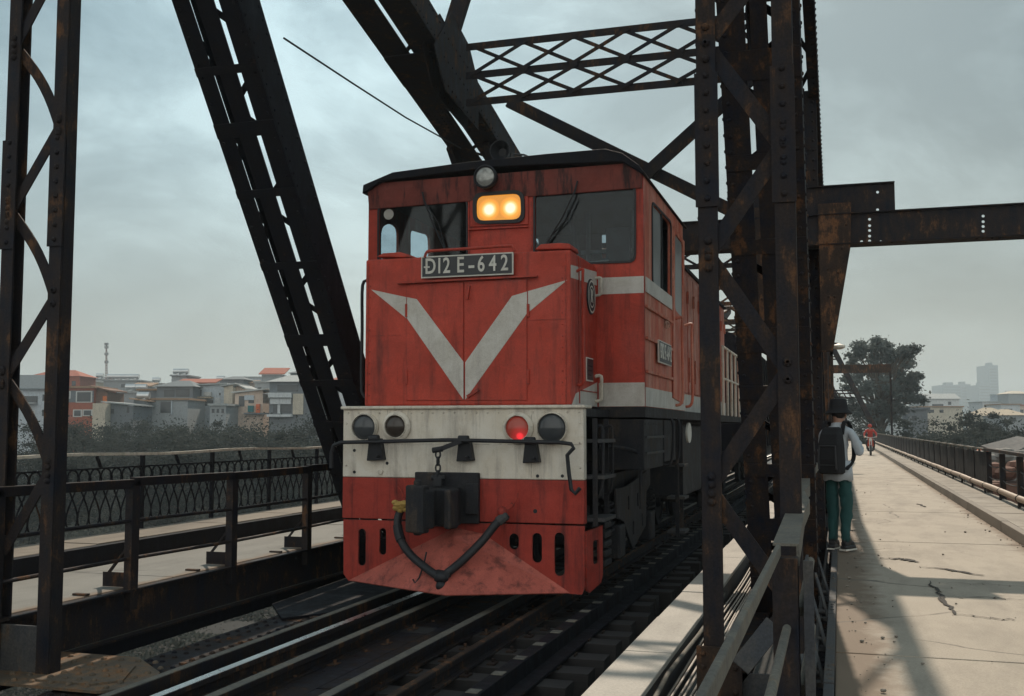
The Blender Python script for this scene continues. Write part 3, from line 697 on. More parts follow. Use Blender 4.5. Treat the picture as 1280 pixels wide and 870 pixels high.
for i, (y0, y1) in enumerate(((-2, 3.0), (3.02, 7.05), (7.07, 9.9), (9.92, 14))):
    b = MB(); b.box(-4.07, -3.80, y0, y1, -0.46, -0.448); b.box(-3.785, -3.47, y0 + 0.3, y1 + 0.28, -0.455, -0.443)
    for k in range(int((y1 - y0) / 0.6)): b.rivet((-4.0, y0 + 0.2 + k * 0.6, -0.448), (0, 0, 1), 0.018, 0.01)
    tag(b.build('cover_plate', S_DARK), 'dark steel cover plate lying between the two middle rails', 'steel plate', 'cover plates between the middle rails')
sl = MB(); sl.box(-5.0, -2.02, -0.13, 0.13, -0.66, -0.46); sl.mi = 1
for x in (-4.5, -4.14, -3.4, -2.97):
    for dx in (-0.1, 0.1): sl.box(x + dx - 0.035, x + dx + 0.035, -0.06, 0.06, -0.459, -0.445); sl.cyl((x + dx, 0.02, -0.446), (x + dx, 0.02, -0.415), 0.016, n=7)
sl.box(-2.3, -2.285, -0.05, 0.05, -0.459, -0.44)
sp = sl.build('sleeper', [TIMBER, S_RUST])
tag(sp, 'dark timber sleeper under the rails', 'sleeper', 'sleepers along the track')
for k in range(48):
    o = sp if k == 0 else sp.copy()
    if k: COL.objects.link(o)
    o.location = (random.uniform(-0.09, 0.08), 3.6 + k * 0.56 + random.uniform(-0.05, 0.05), random.uniform(-0.012, 0.0)); o.rotation_euler.z = random.uniform(-0.03, 0.03); o.rotation_euler.y = random.uniform(-0.004, 0.004)
gb = thing('guard_beam', (-2.45, 4, -0.46), 'steel guard beam at the sleeper ends with evenly spaced pale plates', 'guard beam')
b = MB(); b.box(-2.51, -2.39, -3, 60, -0.456, -0.31); b.box(-2.385, -2.25, -3, 60, -0.456, -0.43); b.build('beam', S_DARK2, gb, bevel=0.006)
for k in range(40):
    y = 3.1 + k * 0.56; b = MB(); b.box(-2.495, -2.405, y, y + 0.11, -0.309, -0.303); b.build('cleat', S_PALE, gb)
# floor beams and stringers that carry the deck
for y in (7.0, 16.5, 26.0, 35.5):
    b = MB(); b.box(-6.1, -0.55, y - 0.01, y + 0.01, -1.35, -0.68); b.box(-6.1, -0.55, y - 0.17, y + 0.17, -0.68, -0.665); b.box(-6.1, -0.55, y - 0.17, y + 0.17, -1.37, -1.35)
    tag(b.build('floor_beam', S_DARK2), 'deep dark cross girder under the track deck', 'girder', 'cross girders under the deck')
for x in (-4.5, -3.2, -2.4):
    b = MB(); b.box(x - 0.01, x + 0.01, -3, 60, -1.2, -0.69); b.box(x - 0.12, x + 0.12, -3, 60, -0.69, -0.667); tag(b.build('stringer', S_DARK2), 'dark lengthwise stringer beneath the sleepers', 'girder', 'stringers under the deck')
tr = MB(); tr.box(-2.1, -1.5, -3, 60, -1.0, -0.98); tag(tr.build('catch_tray', S_DARK2), 'dark steel tray low between the sleepers and the cable trough', 'tray')

# cable trough with lids, conduit and cables
duct = thing('cable_trough', (-1.29, 7, -0.4), 'pale concrete cable trough with square lids running beside the track', 'cable trough')
b = MB(); b.box(-1.43, -1.40, -3, 60, -0.40, -0.075); b.box(-1.18, -1.15, -3, 60, -0.40, -0.075); b.box(-1.43, -1.15, -3, 60, -0.43, -0.401); b.build('trough', S_GREY, duct)
y = -2.4
while y < 55:
    b = MB(); dz = random.uniform(-0.005, 0.003); b.box(-1.46, -1.13, y + 0.008, y + 1.392, -0.074, -0.036 + dz); b.build('lid', CONC, duct, bevel=0.006); y += 1.4
pts = [P(812, 885, Z=-0.1), P(835, 842, Z=-0.1), P(852, 820, Z=-0.11), P(872, 795, Z=-0.13), P(884, 778, Z=-0.14), P(905, 742, Z=-0.14)]
b = MB(); b.tube(pts, 0.016, 10)
tag(b.build('conduit', S_PALE, smooth=True), 'single thick pale conduit curving between the trough and the cables', 'conduit')
for k in range(9):
    b = MB(); pts = []
    for i in range(40):
        y = -1 + i * 0.75; s = i * 0.33 + k * 0.15
        pts.append((-1.085 + k * 0.033 + 0.006 * math.sin(s + k), y, -0.20 + 0.012 * (k % 2) + 0.012 * math.cos(y * 1.3) + 0.004 * math.sin(s * 2 + k * 1.7)))
    b.tube(pts, 0.0085, 6)
    tag(b.build('cable', plain('cable_sheath', (0.33, 0.285, 0.24), 0.5) if k == 0 else bpy.data.materials['cable_sheath'], smooth=True), 'thin pale cable in the bundle right of the concrete trough', 'cable', 'cables bundled beside the trough')

# ------------------------------------------------------------------ left side: road girder, inner fence, ornate railing
b = MB(); b.box(-6.46, -6.44, -6, 60, -0.42, -0.03); b.box(-6.47, -6.36, -6, 60, -0.028, -0.008); b.box(-6.438, -6.34, -6, 60, -0.44, -0.422)
for k in range(60):
    b.rivet((-6.44, 2 + k * 0.3, -0.1), (1, 0, 0), 0.02, 0.014)
tag(b.build('edge_girder', S_WARM), 'long rust stained edge girder carrying the left roadway', 'girder')
b = MB(); b.box(-6.43, -6.41, -6, 60, -0.58, -0.45); tag(b.build('lower_girder', S_DARK2), 'black lower girder in shade beneath the left roadway', 'girder')
fence = thing('handrail_fence', (-6.4, 9, 0), 'plain steel post and rail fence along the left roadway edge', 'fence')
ys = [3.46, 5.19, 6.92, 8.65, 10.38, 12.11, 13.84, 15.57, 17.3, 19.0, 20.8, 22.5]
for y in ys:
    b = MB(); b.box(-6.45, -6.37, y - 0.06, y - 0.045, -0.2, 1.0); b.box(-6.385, -6.37, y - 0.045, y + 0.05, -0.2, 1.0); po = b.build('post', S_WARM, fence)
    b = MB(); b.prism([(-6.46, y - 0.01, 0.005), (-6.72, y - 0.01, 0.005), (-6.72, y - 0.01, 0.14), (-6.46, y - 0.01, 0.14)], (0, 0.012, 0)); b.bar((-6.43, y + 0.015, 0.42), (-6.68, y + 0.015, 0.12), 0.03, 0.02); b.build('foot_bracket', S_DARK, po)
for y0, y1 in zip(ys[:-1], ys[1:]):
    b = MB(); b.bar((-6.4, y0 - 0.03, 0.985 + random.uniform(-0.012, 0.012)), (-6.4, y1 - 0.035, 0.985 + random.uniform(-0.012, 0.012)), 0.06, 0.085); b.build('top_rail', S_DARK, fence, bevel=0.006)
for z in (0.62, 0.27):
    b = MB(); b.tube([(-6.4, y, z + 0.012 * math.sin(y)) for y in ys], 0.018, 8); b.build('mid_rail', S_WARM, fence, smooth=True)
for y in ys:
    b = MB(); b.box(-6.62, -6.47, y - 0.55, y - 0.5, 0.004, 0.02); b.build('scrap_strip', S_RUST); o = bpy.data.objects['scrap_strip'] if False else COL.objects[-1]
    tag(o, 'small rusty strip lying on the left roadway edge', 'strip', 'rusty strips by the fence posts')
orn = thing('ornate_railing', (-8.72, 10, 0.2), 'ornate black railing of interlaced loops along the outer left walkway', 'railing')
XR = -8.72
b = MB(); pts = []
for k in range(60):
    y = -2 + k * 0.8; pts.append((XR, y, 1.17 + 0.014 * math.sin(k * 1.3)))
for p, q in zip(pts[:-1], pts[1:]): b.bar(p, q, 0.06, 0.035)
b.build('top_rail', WHITE, orn)  # white here paints in the sunlight along the railing's top
for k in range(26):
    y = 0.6 + k * 1.62; b = MB(); b.box(XR - 0.025, XR + 0.025, y - 0.02, y + 0.02, 0.18, 1.15); b.build('post', S_DARK2, orn)
    b = MB()
    for j in range(8):
        yc = y + 0.1 + j * 0.2; w_ = 0.094; pts = []
        for s in range(25):
            a = 2 * math.pi * s / 24; z = 0.64 - 0.36 * math.cos(a)
            # a tall loop that crosses itself at half height
            pts.append((XR, yc + w_ * math.sin(a) * (1.25 - 0.5 * abs(math.cos(a))) * (1 if math.cos(a) > 0 else 1), z))
        pp = []
        for s in range(13):
            t = s / 12; pp.append((XR + 0.006, yc + w_ * math.cos(math.pi * t), 0.40 + 0.50 * t))
        qq = [(XR - 0.006, 2 * yc - y_, z) for (x, y_, z) in pp]
        top = [(XR, yc - w_ * math.cos(math.pi * s / 10), 0.90 + 0.1 * math.sin(math.pi * s / 10)) for s in range(11)]
        bot = [(XR, yc - w_ * math.cos(math.pi * s / 10), 0.40 - 0.1 * math.sin(math.pi * s / 10)) for s in range(11)]
        for c_ in (pp, qq, top, bot): b.tube(c_, 0.011, 5)
    b.box(XR - 0.012, XR + 0.012, y + 0.02, y + 1.6, 0.285, 0.305); b.box(XR - 0.012, XR + 0.012, y + 0.02, y + 1.6, 0.995, 1.012)
    b.bar((XR, y + 0.8, 1.01), (XR, y + 0.72, 1.15), 0.03, 0.03)
    b.build('loop_panel', S_DARK2, orn)
b = MB()
for k in range(14): b.bar((-6.47, 1.5 + k * 4, -0.5), (-8.75, 1.5 + k * 4, -0.25), 0.12, 0.35)
b.build('x', S_DARK2); bpy.data.objects['x'].name = 'bracket_row'
_o = bpy.data.objects['bracket_row']; bpy.data.objects.remove(_o)

# ------------------------------------------------------------------ right side: bent inner handrail, edge steel, outer fence
inn = thing('handrail_fence', (-0.28, 5, -0.4), 'bent steel handrail between the right truss and the roadway, near the camera', 'fence')
b = MB(); b.bar((-0.27, -0.5, 0.955), (-0.275, 4.95, 0.955), 0.022, 0.055); b.build('top_rail', S_PALE, inn, bevel=0.006)
pts = [(-0.245, 5.0, 0.975), (-0.29, 7.2, 0.955), (-0.285, 8.3, 0.96), (-0.345, 9.0, 0.99), (-0.33, 10.1, 0.98), (-0.375, 11.9, 1.02), (-0.36, 15.9, 1.0)]
b = MB()
for p, q in zip(pts[:-1], pts[1:]):
    b.bar(p, Vector(q) + (Vector(q) - Vector(p)) * 0.01, 0.115, 0.012); b.bar(Vector(p) + Vector((0.0515, 0, -0.05)), Vector(q) + Vector((0.0515, 0, -0.05)), 0.012, 0.085)
b.build('buckled_rail', S_PALE, inn, label='pale channel rail buckled out of line')
b = MB(); b.box(-0.30, -0.19, 4.86, 4.98, -0.5, 0.93); b.build('post', S_WARM, inn, bevel=0.008)
b = MB(); b.box(-0.168, -0.155, 4.9, 5.3, -0.5, 0.9); b.box(-0.168, -0.125, 4.885, 4.898, -0.5, 0.92); b.build('stay_plate', S_GREY, inn)
for y in (9.0, 12.6): b = MB(); b.box(-0.4, -0.31, y, y + 0.08, -0.4, 0.95); b.build('post', S_WARM, inn)
for z in (0.60, 0.26):
    b = MB(); b.tube([(-0.235, -0.5, z), (-0.235, 2.4, z + 0.02), (-0.24, 4.85, z + 0.03)], 0.019, 10); b.tube([(-0.185, 5.0, z + 0.08), (-0.165, 5.5, z + 0.17), (-0.165, 5.9, z + 0.2)], 0.022, 10); b.build('mid_rail', S_PALE, inn, smooth=True)
b = MB(); b.bar(P(925, 834, Y=6.6), P(968, 780, Y=6.75), 0.02, 0.12, side=(0, 1, 0)); b.build('cross_stay', S_GREY, inn)
ed = thing('road_edge_angle', (-0.08, 8, -0.1), 'drilled steel edging strip between the right roadway and the truss', 'edging')
y = 1.0
while y < 40:
    b = MB(); L_ = random.choice((1.3, 1.9, 2.4)); z = random.uniform(0.012, 0.024); b.box(-0.125, -0.065, y + 0.01, y + L_, -0.09, z)
    for k in range(3): b.rivet((-0.095, y + 0.2 + k * 0.12, z), (0, 0, 1), 0.014, 0.012)
    b.build('strip', S_GREY, ed, bevel=0.004); y += L_
ladder = thing('pipe_rack', (-0.2, 7, -0.5), 'tangle of short stays and brackets below the right roadway edge', 'bracket')
for i, y in enumerate((4.2, 5.0, 6.1, 7.3, 8.5, 9.8, 11.0)):
    b = MB(); b.bar((-0.245, y + 0.5, 0.16), (-0.13, y - 0.2, -0.12), 0.02, 0.035); b.build('stay', S_GREY, ladder)
    b = MB(); b.box(-0.24, -0.13, y + 0.12, y + 0.2, -0.2, -0.17); b.build('clip', S_GREY, ladder)
    b = MB(); b.cyl((-0.24, y + 0.26, -0.14), (-0.13, y + 0.26, -0.14), 0.022); b.build('spacer', S_GREY, ladder)
b = MB(); b.tube([(-0.215, -1, -0.28), (-0.21, 4, -0.2), (-0.205, 6, -0.08), (-0.19, 7.4, 0.02), (-0.21, 9, -0.18), (-0.21, 20, -0.2)], 0.02, 8); b.build('pipe', S_GREY, ladder, smooth=True)
b = MB(); b.box(-0.24, -0.13, -2, 40, -0.5, -0.49)
for k in range(90): b.rivet((-0.185, k * 0.2, -0.49), (0, 0, 1), 0.016, 0.012)
b.build('ledge', S_DARK, ladder)

of = thing('boarded_fence', (2.95, 60, 0.15), 'dark close boarded railing along the far right walkway', 'fence')
k = 0; y = 24.6
while y < 120:
    b = MB(); b.box(2.955, 2.985, y + 0.01, y + 2.19, 0.22, 0.98); b.build('panel', S_DARK2, of)
    b = MB(); b.box(2.94, 2.955, y - 0.02, y + 0.02, 0.12, 1.0); b.build('post', S_DARK, of)
    b = MB(); b.box(2.92, 3.0, y, y + 1.6, 1.035, 1.065); b.box(2.94, 2.98, y + 0.3, y + 0.38, 0.98, 1.035); b.box(2.94, 2.98, y + 1.2, y + 1.28, 0.98, 1.035); b.build('coping', S_PALE, of); y += 2.2; k += 1
ofn = thing('post_and_rail_fence', (2.95, 18, 0.15), 'open post and rail fence at the right edge, before the boarded part', 'fence')
for y in (24.4, 22.45, 20.35, 18.2, 16.0, 13.8, 11.6):
    b = MB(); b.box(2.92, 3.02, y - 0.05, y + 0.05, -0.1, 1.0); b.build('post', S_DARK, ofn)
b = MB(); b.bar((2.96, 10, 1.03), (2.96, 24.7, 1.05), 0.1, 0.06); b.build('top_rail', S_WARM, ofn)
for z in (0.75, 0.5):
    b = MB(); pts = [(2.97, 10 + i * 0.7, z - 0.05 * abs(math.sin(i * 1.05))) for i in range(22)]; b.tube(pts, 0.012, 6); b.build('slack_wire', S_GREY, ofn)
pp = thing('pipe', (2.86, 30, 0.3), 'long pale brown pipe running low along the right walkway railing', 'pipe')
b = MB(); b.tube([(2.86, 8 + i * 3.0, 0.31 + 0.01 * (i % 2)) for i in range(36)], 0.055, 12); b.build('pipe_run', plain('pipe_paint', (0.32, 0.235, 0.17), 0.55), pp, smooth=True)
for i in range(40):
    b = MB(); y = 11 + i * 2.2; b.cyl((2.86, y - 0.03, 0.31), (2.86, y + 0.03, 0.31), 0.064); b.box(2.84, 2.88, y - 0.03, y + 0.03, 0.12, 0.25); b.build('pipe_clip', S_DARK, pp)
# girder under the right roadway
b = MB(); b.box(-0.05, -0.03, -4, 90, -0.9, -0.23); b.box(2.9, 2.94, -4, 120, -0.5, -0.0); tag(b.build('edge_girder', S_DARK2), 'dark steel girder carrying the right roadway', 'girder')
# ------------------------------------------------------------------ diesel locomotive
XC = -3.79; YH, YF, YC, YR = 10.5, 10.62, 11.85, 15.05
CX0, CX1 = -5.49, -2.08
HX0, HX1 = -4.95, -2.63
loco = thing('diesel_locomotive', (XC, YH, -0.32), 'red and white diesel locomotive with a V stripe, facing the camera on the bridge track', 'locomotive')
UX, UZ = Vector((1, 0, 0)), Vector((0, 0, 1))
def pz(px, py, Y): p = P(px, py, Y=Y); return (p.x, p.z)
# headstock
b = MB(); b.box(-5.14, -2.47, YH, YH + 0.12, 0.975, 1.70)
for i in range(22): b.rivet((-5.08 + i * 0.122, YH, 1.66), (0, -1, 0), 0.011, 0.008)
for z in (1.1, 1.35, 1.55):
    for x in (-5.1, -2.51): b.rivet((x, YH, z), (0, -1, 0), 0.012, 0.009)
b.build('headstock', WHITE, loco, bevel=0.01)
b = MB(); b.box(-5.16, -2.45, YH - 0.035, YH + 0.3, 1.70, 1.735); b.build('headstock_ledge', WHITE, loco, bevel=0.012)
b = MB(); b.box(-5.14, -2.47, YH + 0.002, YH + 0.12, 0.535, 0.972); b.build('buffer_beam', RED_LOW, loco, bevel=0.008)
b = MB()
for px, py in ((443, 563), (443, 590), (672, 595), (703, 595), (484, 579)):
    x, z = pz(px, py, YH); b.cyl((x, YH - 0.004, z), (x, YH + 0.001, z), 0.017, n=12)
x, z = pz(669, 639, YH); b.cyl((x, YH - 0.003, z), (x, YH + 0.003, z), 0.022, n=12)
b.build('bolt_hole', BLACK, loco)
b = MB(); x, z = pz(476, 590, YH); b.lathe((x, YH, z), (0, -1, 0), [(0, 0.03), (0.015, 0.028), (0.02, 0.01)], 14); b.build('cap', WHITE, loco, smooth=True)
# lamps on the headstock
LENS = plain('lamp_lens_grey', (0.05, 0.055, 0.06), 0.12, var=0.3); LENS_B = plain('lamp_lens_amber', (0.045, 0.035, 0.028), 0.15)
LENS_R, t_, b_ = newmat('lamp_lens_red')
v_ = coords(t_); hot = P(650, 545, Y=YH - 0.05)
vd = nd(t_, 'ShaderNodeVectorMath', operation='DISTANCE'); t_.links.new(v_, vd.inputs[0]); vd.inputs[1].default_value = hot
t_.links.new(cramp(t_, vd.outputs['Value'], [(0.02, (1, 1, 1)), (0.045, (0.25,) * 3), (0.12, (0.03,) * 3)]), b_.inputs['Emission Strength'])
set_(b_, Base_Color=(0.36, 0.07, 0.045, 1), Roughness=0.25); b_.inputs['Emission Color'].default_value = (1, 0.03, 0.05, 1)
for px, py, rr, rl, m in ((457, 534, 0.155, 0.135, LENS), (496, 533, 0.165, 0.118, LENS_B), (648, 535, 0.165, 0.125, LENS_R), (691, 535, 0.165, 0.15, LENS)):
    x, z = pz(px, py, YH); b = MB(); b.lathe((x, YH, z), (0, -1, 0), [(0, rr), (0.02, rr), (0.035, rr - 0.015), (0.045, rl + 0.012), (0.06, rl + 0.006), (0.06, rl), (0.03, rl)], 28)
    for a in (0.1, 3.0): b.rivet((x + (rr - 0.018) * math.cos(a), YH - 0.03, z + (rr - 0.018) * math.sin(a)), (0, -1, 0), 0.01, 0.008)
    o = b.build('marker_lamp', WHITE, loco, smooth=True)
    b = MB(); b.lathe((x, YH - 0.028, z), (0, -1, 0), [(0, rl), (0.012, rl * 0.96), (0.03, rl * 0.7), (0.042, rl * 0.35), (0.046, 0.001)], 24); b.build('lens', m, o, smooth=True, label='lit red lens' if m is LENS_R else None)
# uncoupling lever and its brackets
yb = YH - 0.16
b = MB(); pts = [P(414, 585, Y=yb), P(414, 566, Y=yb), P(417, 557, Y=yb), P(426, 553, Y=yb), P(560, 550, Y=yb), P(700, 553, Y=yb), P(714, 555, Y=yb), P(717, 560, Y=yb), P(709, 569, Y=yb), P(711, 590, Y=yb), P(714, 612, Y=yb), P(719, 617, Y=yb), P(725, 610, Y=yb)]
b.tube(pts, 0.021, 8); b.build('lever_bar', BLACK, loco, smooth=True)
for px, py in ((468, 562), (580, 563), (663, 565)):
    b = MB(); b.prism([P(px - 7, py - 14, Y=YH - 0.1), P(px + 6, py - 14, Y=YH - 0.1), P(px + 11, py + 13, Y=YH - 0.08), P(px - 10, py + 14, Y=YH - 0.08)], (0, 0.1, 0))
    p = P(px, py - 14, Y=YH - 0.14); b.cyl(p + Vector((-0.06, 0, 0)), p + Vector((0.05, 0, 0)), 0.04, n=12); b.rivet(P(px + 4, py + 8, Y=YH - 0.1), (0, -1, 0), 0.02, 0.02)
    b.build('lamp_iron', BLACK, loco, bevel=0.008)
b = MB(); b.bar(P(577, 551, Y=yb), P(549, 562, Y=yb), 0.035, 0.045); b.cyl(P(541, 563, Y=yb), P(553, 561, Y=yb), 0.03)
for i in range(4):
    c = P(547.5, 568 + i * 8.5, Y=yb); a = Vector((0.026, 0, 0)) if i % 2 == 0 else Vector((0, 0.026, 0)); h = Vector((0, 0, 0.042))
    b.tube([c + a * math.cos(t * math.pi / 6) + h * math.sin(t * math.pi / 6) for t in range(13)], 0.010, 6)
b.cyl(P(540, 597, Y=yb), P(556, 597, Y=yb), 0.028); b.box(*sorted((P(543, 600, Y=yb).x, P(553, 600, Y=yb).x)), yb - 0.03, yb + 0.05, P(548, 607, Y=yb).z, P(548, 594, Y=yb).z)
b.build('chain', BLACK, loco)
# coupler
b = MB(); z0, z1 = P(600, 657, Y=YH).z, P(600, 598, Y=YH).z
b.box(-4.28, -3.57, YH - 0.06, YH, z0 + 0.02, z1 + 0.06); b.box(-3.70, -3.56, YH - 0.1, YH - 0.06, z0 + 0.12, z1 - 0.05); b.build('draft_pocket', GRIME, loco, bevel=0.012)
zc0, zc1 = 0.46, 0.93; yk = YH - 0.55
prof = [(-4.36, YH - 0.02), (-4.36, YH - 0.25), (-4.40, YH - 0.38), (-4.42, yk), (-4.13, yk - 0.10), (-4.05, yk + 0.05), (-4.16, yk + 0.13), (-4.12, yk + 0.24), (-3.98, yk + 0.24), (-3.93, yk + 0.02), (-3.83, yk - 0.02), (-3.80, yk + 0.15), (-3.88, YH - 0.2), (-3.92, YH - 0.02)]
prof = [(-3.93 + (x + 4.12) * 0.82, y) for x, y in prof]; kx = lambda x: -3.93 + (x + 4.12) * 0.82
b = MB(); b.prism([(x, y, zc0 + 0.04) for x, y in prof], (0, 0, zc1 - zc0 - 0.08)); cp = b.build('coupler', GRIME, loco, bevel=0.025)
b = MB(); b.prism([(kx(-4.42), yk - 0.012, zc0), (kx(-4.13), yk - 0.115, zc0), (kx(-4.11), yk + 0.02, zc0), (kx(-4.36), yk + 0.12, zc0)], (0, 0, zc1 - zc0)); b.cyl((kx(-4.28), yk + 0.05, zc0 - 0.03), (kx(-4.28), yk + 0.05, zc1 + 0.05), 0.045); b.build('knuckle', GRIME, cp, bevel=0.02)
# brake hoses
ya, ye = YH - 0.12, YH - 0.55
def arc(pts, n=6):
    o = []
    P0 = [Vector(p) for p in pts]
    for i in range(len(P0) - 1):
        a, b1, c, d = P0[max(i - 1, 0)], P0[i], P0[i + 1], P0[min(i + 2, len(P0) - 1)]
        for k in range(n):
            t = k / n; o.append(0.5 * ((2 * b1) + (c - a) * t + (2 * a - 5 * b1 + 4 * c - d) * t * t + (3 * b1 - a - 3 * c + d) * t ** 3))
    o.append(P0[-1]); return o
hA = arc([P(503, 633, Y=ya), P(497, 650, Y=ya - 0.05), P(500, 672, Y=ya - 0.12), P(512, 692, Y=ya - 0.2), P(530, 708, Y=ya - 0.3), P(545, 719, Y=ye), P(553, 724, Y=ye)])
b = MB(); b.tube(hA, 0.042, 10); h1 = b.build('brake_hose', RUBBER, loco, smooth=True)
b = MB(); b.tube(hA[8:14], 0.051, 10); b.tube(hA[-6:], 0.055, 10); b.build('clamp', BLACK, h1)
hB = arc([P(634, 643, Y=ya), P(620, 655, Y=ya - 0.06), P(603, 676, Y=ya - 0.15), P(580, 699, Y=ya - 0.28), P(562, 714, Y=ye), P(553, 722, Y=ye)])
b = MB(); b.tube(hB, 0.042, 10); h2_ = b.build('brake_hose', RUBBER, loco, smooth=True)
b = MB(); b.tube(hB[1:6], 0.05, 10); b.build('clamp', S_GREY, h2_)
b = MB(); c = P(552, 722, Y=ye - 0.02); b.ball(c, 0.075, 12, (1, 0.8, 0.8)); b.ball(c + Vector((0.0, 0.0, -0.08)), 0.06, 12); b.bar(c + Vector((-0.05, 0, 0.05)), c + Vector((0.09, 0, 0.03)), 0.06, 0.05); b.build('hose_coupling', BLACK, loco, smooth=True)
b = MB()
for i in range(7): b.ball(P(494 + i * 2.2, 633 + (i * 7) % 11 - 5, Y=ya - 0.05), 0.034 + 0.008 * (i % 3), 7, (1.2, 1, 0.8))
b.build('rag', plain('yellow_cloth', (0.42, 0.27, 0.075), 0.9, var=0.4, bumpy=0.5), loco, smooth=True, label='yellow rag tied on the hose')
b = MB(); c = P(628, 640, Y=ya); b.ball(c, 0.06, 10); b.bar(c, P(641, 630, Y=ya), 0.03, 0.04); b.tube([P(641, 634, Y=ya), P(647, 622, Y=ya), P(648, 612, Y=ya)], 0.007, 6); b.tube([P(505, 622, Y=ya), P(500, 612, Y=ya), P(497, 608, Y=ya)], 0.007, 6); b.cyl(P(500, 640, Y=ya), P(508, 625, Y=ya), 0.035); b.build('brake_cock', RED_LOW, loco, smooth=True)
b = MB(); b.tube([P(533, 690, Y=YH - 0.35), P(530, 705, Y=YH - 0.38), P(524, 722, Y=YH - 0.4), P(519, 729, Y=YH - 0.42), P(516, 724, Y=YH - 0.42)], 0.009, 6); b.build('hook_wire', BLACK, loco)
# cowcatcher: slotted apron plate, its right return and the ploughed nose
sk = [(-5.13, 0.52), (-5.12, -0.06), (-5.06, -0.13), (-2.50, -0.16), (-2.47, -0.10), (-2.47, 0.52)]
def slot(px, py, h, w=10):
    x, z = pz(px, py, YH); k = 1 / 118.0; return rrect(x - w * k / 2, x + w * k / 2, z - h * k / 2, z + h * k / 2, w * k * 0.49, 6)
cow = plate('cowcatcher', sk, [slot(452, 684, 46), slot(478, 677, 33, 9), slot(642, 677, 19, 12), slot(671, 685, 35, 12), slot(699, 693, 51, 12)], 0.02, ((0, YH + 0.03, 0), UX, UZ), RED_LOW, loco)
plate('side_wing', [(0, 0.46), (0, -0.12), (0.06, -0.15), (0.32, -0.08), (0.36, 0.0), (0.36, 0.5)], [rrect(0.14, 0.27, 0.12, 0.36, 0.03)], 0.02, ((-2.47, YH + 0.032, 0), (0.24, 0.97, 0), UZ), RED_LOW, cow)
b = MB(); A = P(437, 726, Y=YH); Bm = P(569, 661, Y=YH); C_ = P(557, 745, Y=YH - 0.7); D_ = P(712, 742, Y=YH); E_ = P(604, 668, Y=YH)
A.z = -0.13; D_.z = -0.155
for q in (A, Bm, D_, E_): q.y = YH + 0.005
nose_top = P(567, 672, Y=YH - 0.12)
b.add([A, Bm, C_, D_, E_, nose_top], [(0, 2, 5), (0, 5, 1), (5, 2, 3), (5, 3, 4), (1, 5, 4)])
o = b.build('plough_nose', RED_PALE, cow); sm = o.modifiers.new('thick', 'SOLIDIFY'); sm.thickness = 0.015
b = MB()
for x in (-4.62, -3.02): b.box(x - 0.004, x + 0.004, YH - 0.003, YH + 0.001, 0.99, 1.69)
b.box(-5.12, -2.49, YH - 0.003, YH + 0.003, 1.33, 1.336); b.build('weld_seam', WHITE, loco)
b = MB()
for x in (HX0 + 0.03, HX1 - 0.06): b.box(x, x + 0.012, YF - 0.006, YF + 0.002, 1.76, 3.3)
b.box(HX0 + 0.03, -4.52, YF - 0.005, YF + 0.002, 2.5, 2.508); b.box(-3.12, HX1 - 0.05, YF - 0.005, YF + 0.002, 2.62, 2.628)
for i in range(12):
    for x in (HX0 + 0.06, HX1 - 0.09): b.rivet((x, YF, 1.85 + i * 0.12), (0, -1, 0), 0.009, 0.007)
b.build('panel_seam', RED, loco)
# platform, hood and doors
b = MB(); b.box(-5.12, -2.49, YH + 0.12, YC + 0.1, 1.62, 1.70); b.build('front_deck', GRIME, loco)
zt = P(590, 318, Y=YF).z
b = MB(); b.box(HX0, HX1, YF, YC - 0.004, 1.735, zt); b.build('front_hood', RED, loco, bevel=0.022)
def poly_front(pts, Y): return [(P(x, y, Y=Y).x, P(x, y, Y=Y).z) for x, y in pts]
def fprism(b, pts, Y, th=0.003): b.prism([(x, Y, z) for x, z in poly_front(pts, Y)], (0, -th, 0))
b = MB(); fprism(b, [(464, 362), (508, 371.5), (508, 398)], YF - 0.0005); b.build('stripe_tip', WHITE2, loco); b = MB(); fprism(b, [(709, 350), (660, 364), (660, 391)], YF - 0.0005); b.build('stripe_tip', WHITE2, loco)
for pts, str_, hx in (([(508.6, 356.5), (579.6, 352), (579.6, 500.5), (508.6, 500.5)], [(508.9, 371.5), (521, 374), (579.3, 452), (579.3, 499.5), (508.9, 398)], 508),
                      ([(581.2, 352), (659, 349), (659, 500.2), (581.2, 500.5)], [(658.8, 364.5), (640, 370), (581.6, 453), (581.6, 499.5), (658.8, 391.5)], 660)):
    b = MB(); fprism(b, pts, YF, 0.014); d = b.build('hood_door', RED, loco, bevel=0.004)
    b = MB(); fprism(b, str_, YF - 0.0145, 0.003); b.build('stripe', WHITE2, d)
    b = MB()
    for y0, y1 in ((380, 396), (462, 480)): b.cyl(P(hx, y0, Y=YF - 0.012), P(hx, y1, Y=YF - 0.012), 0.016, n=8)
    b.build('hinge', RED, d)
b = MB(); b.bar(P(586, 357, Y=YF - 0.03), P(583.5, 374, Y=YF - 0.03), 0.03, 0.03, side=(0, 1, 0)); b.bar(P(584, 496, Y=YF - 0.03), P(598, 487, Y=YF - 0.03), 0.03, 0.03, side=(0, 1, 0)); b.build('door_latch', RED, loco)
b = MB(); b.bar(P(497, 354, Y=YF - 0.03), P(672, 345, Y=YF - 0.03), 0.06, 0.018, side=(0, 1, 0)); b.build('drip_strip', RED, loco)
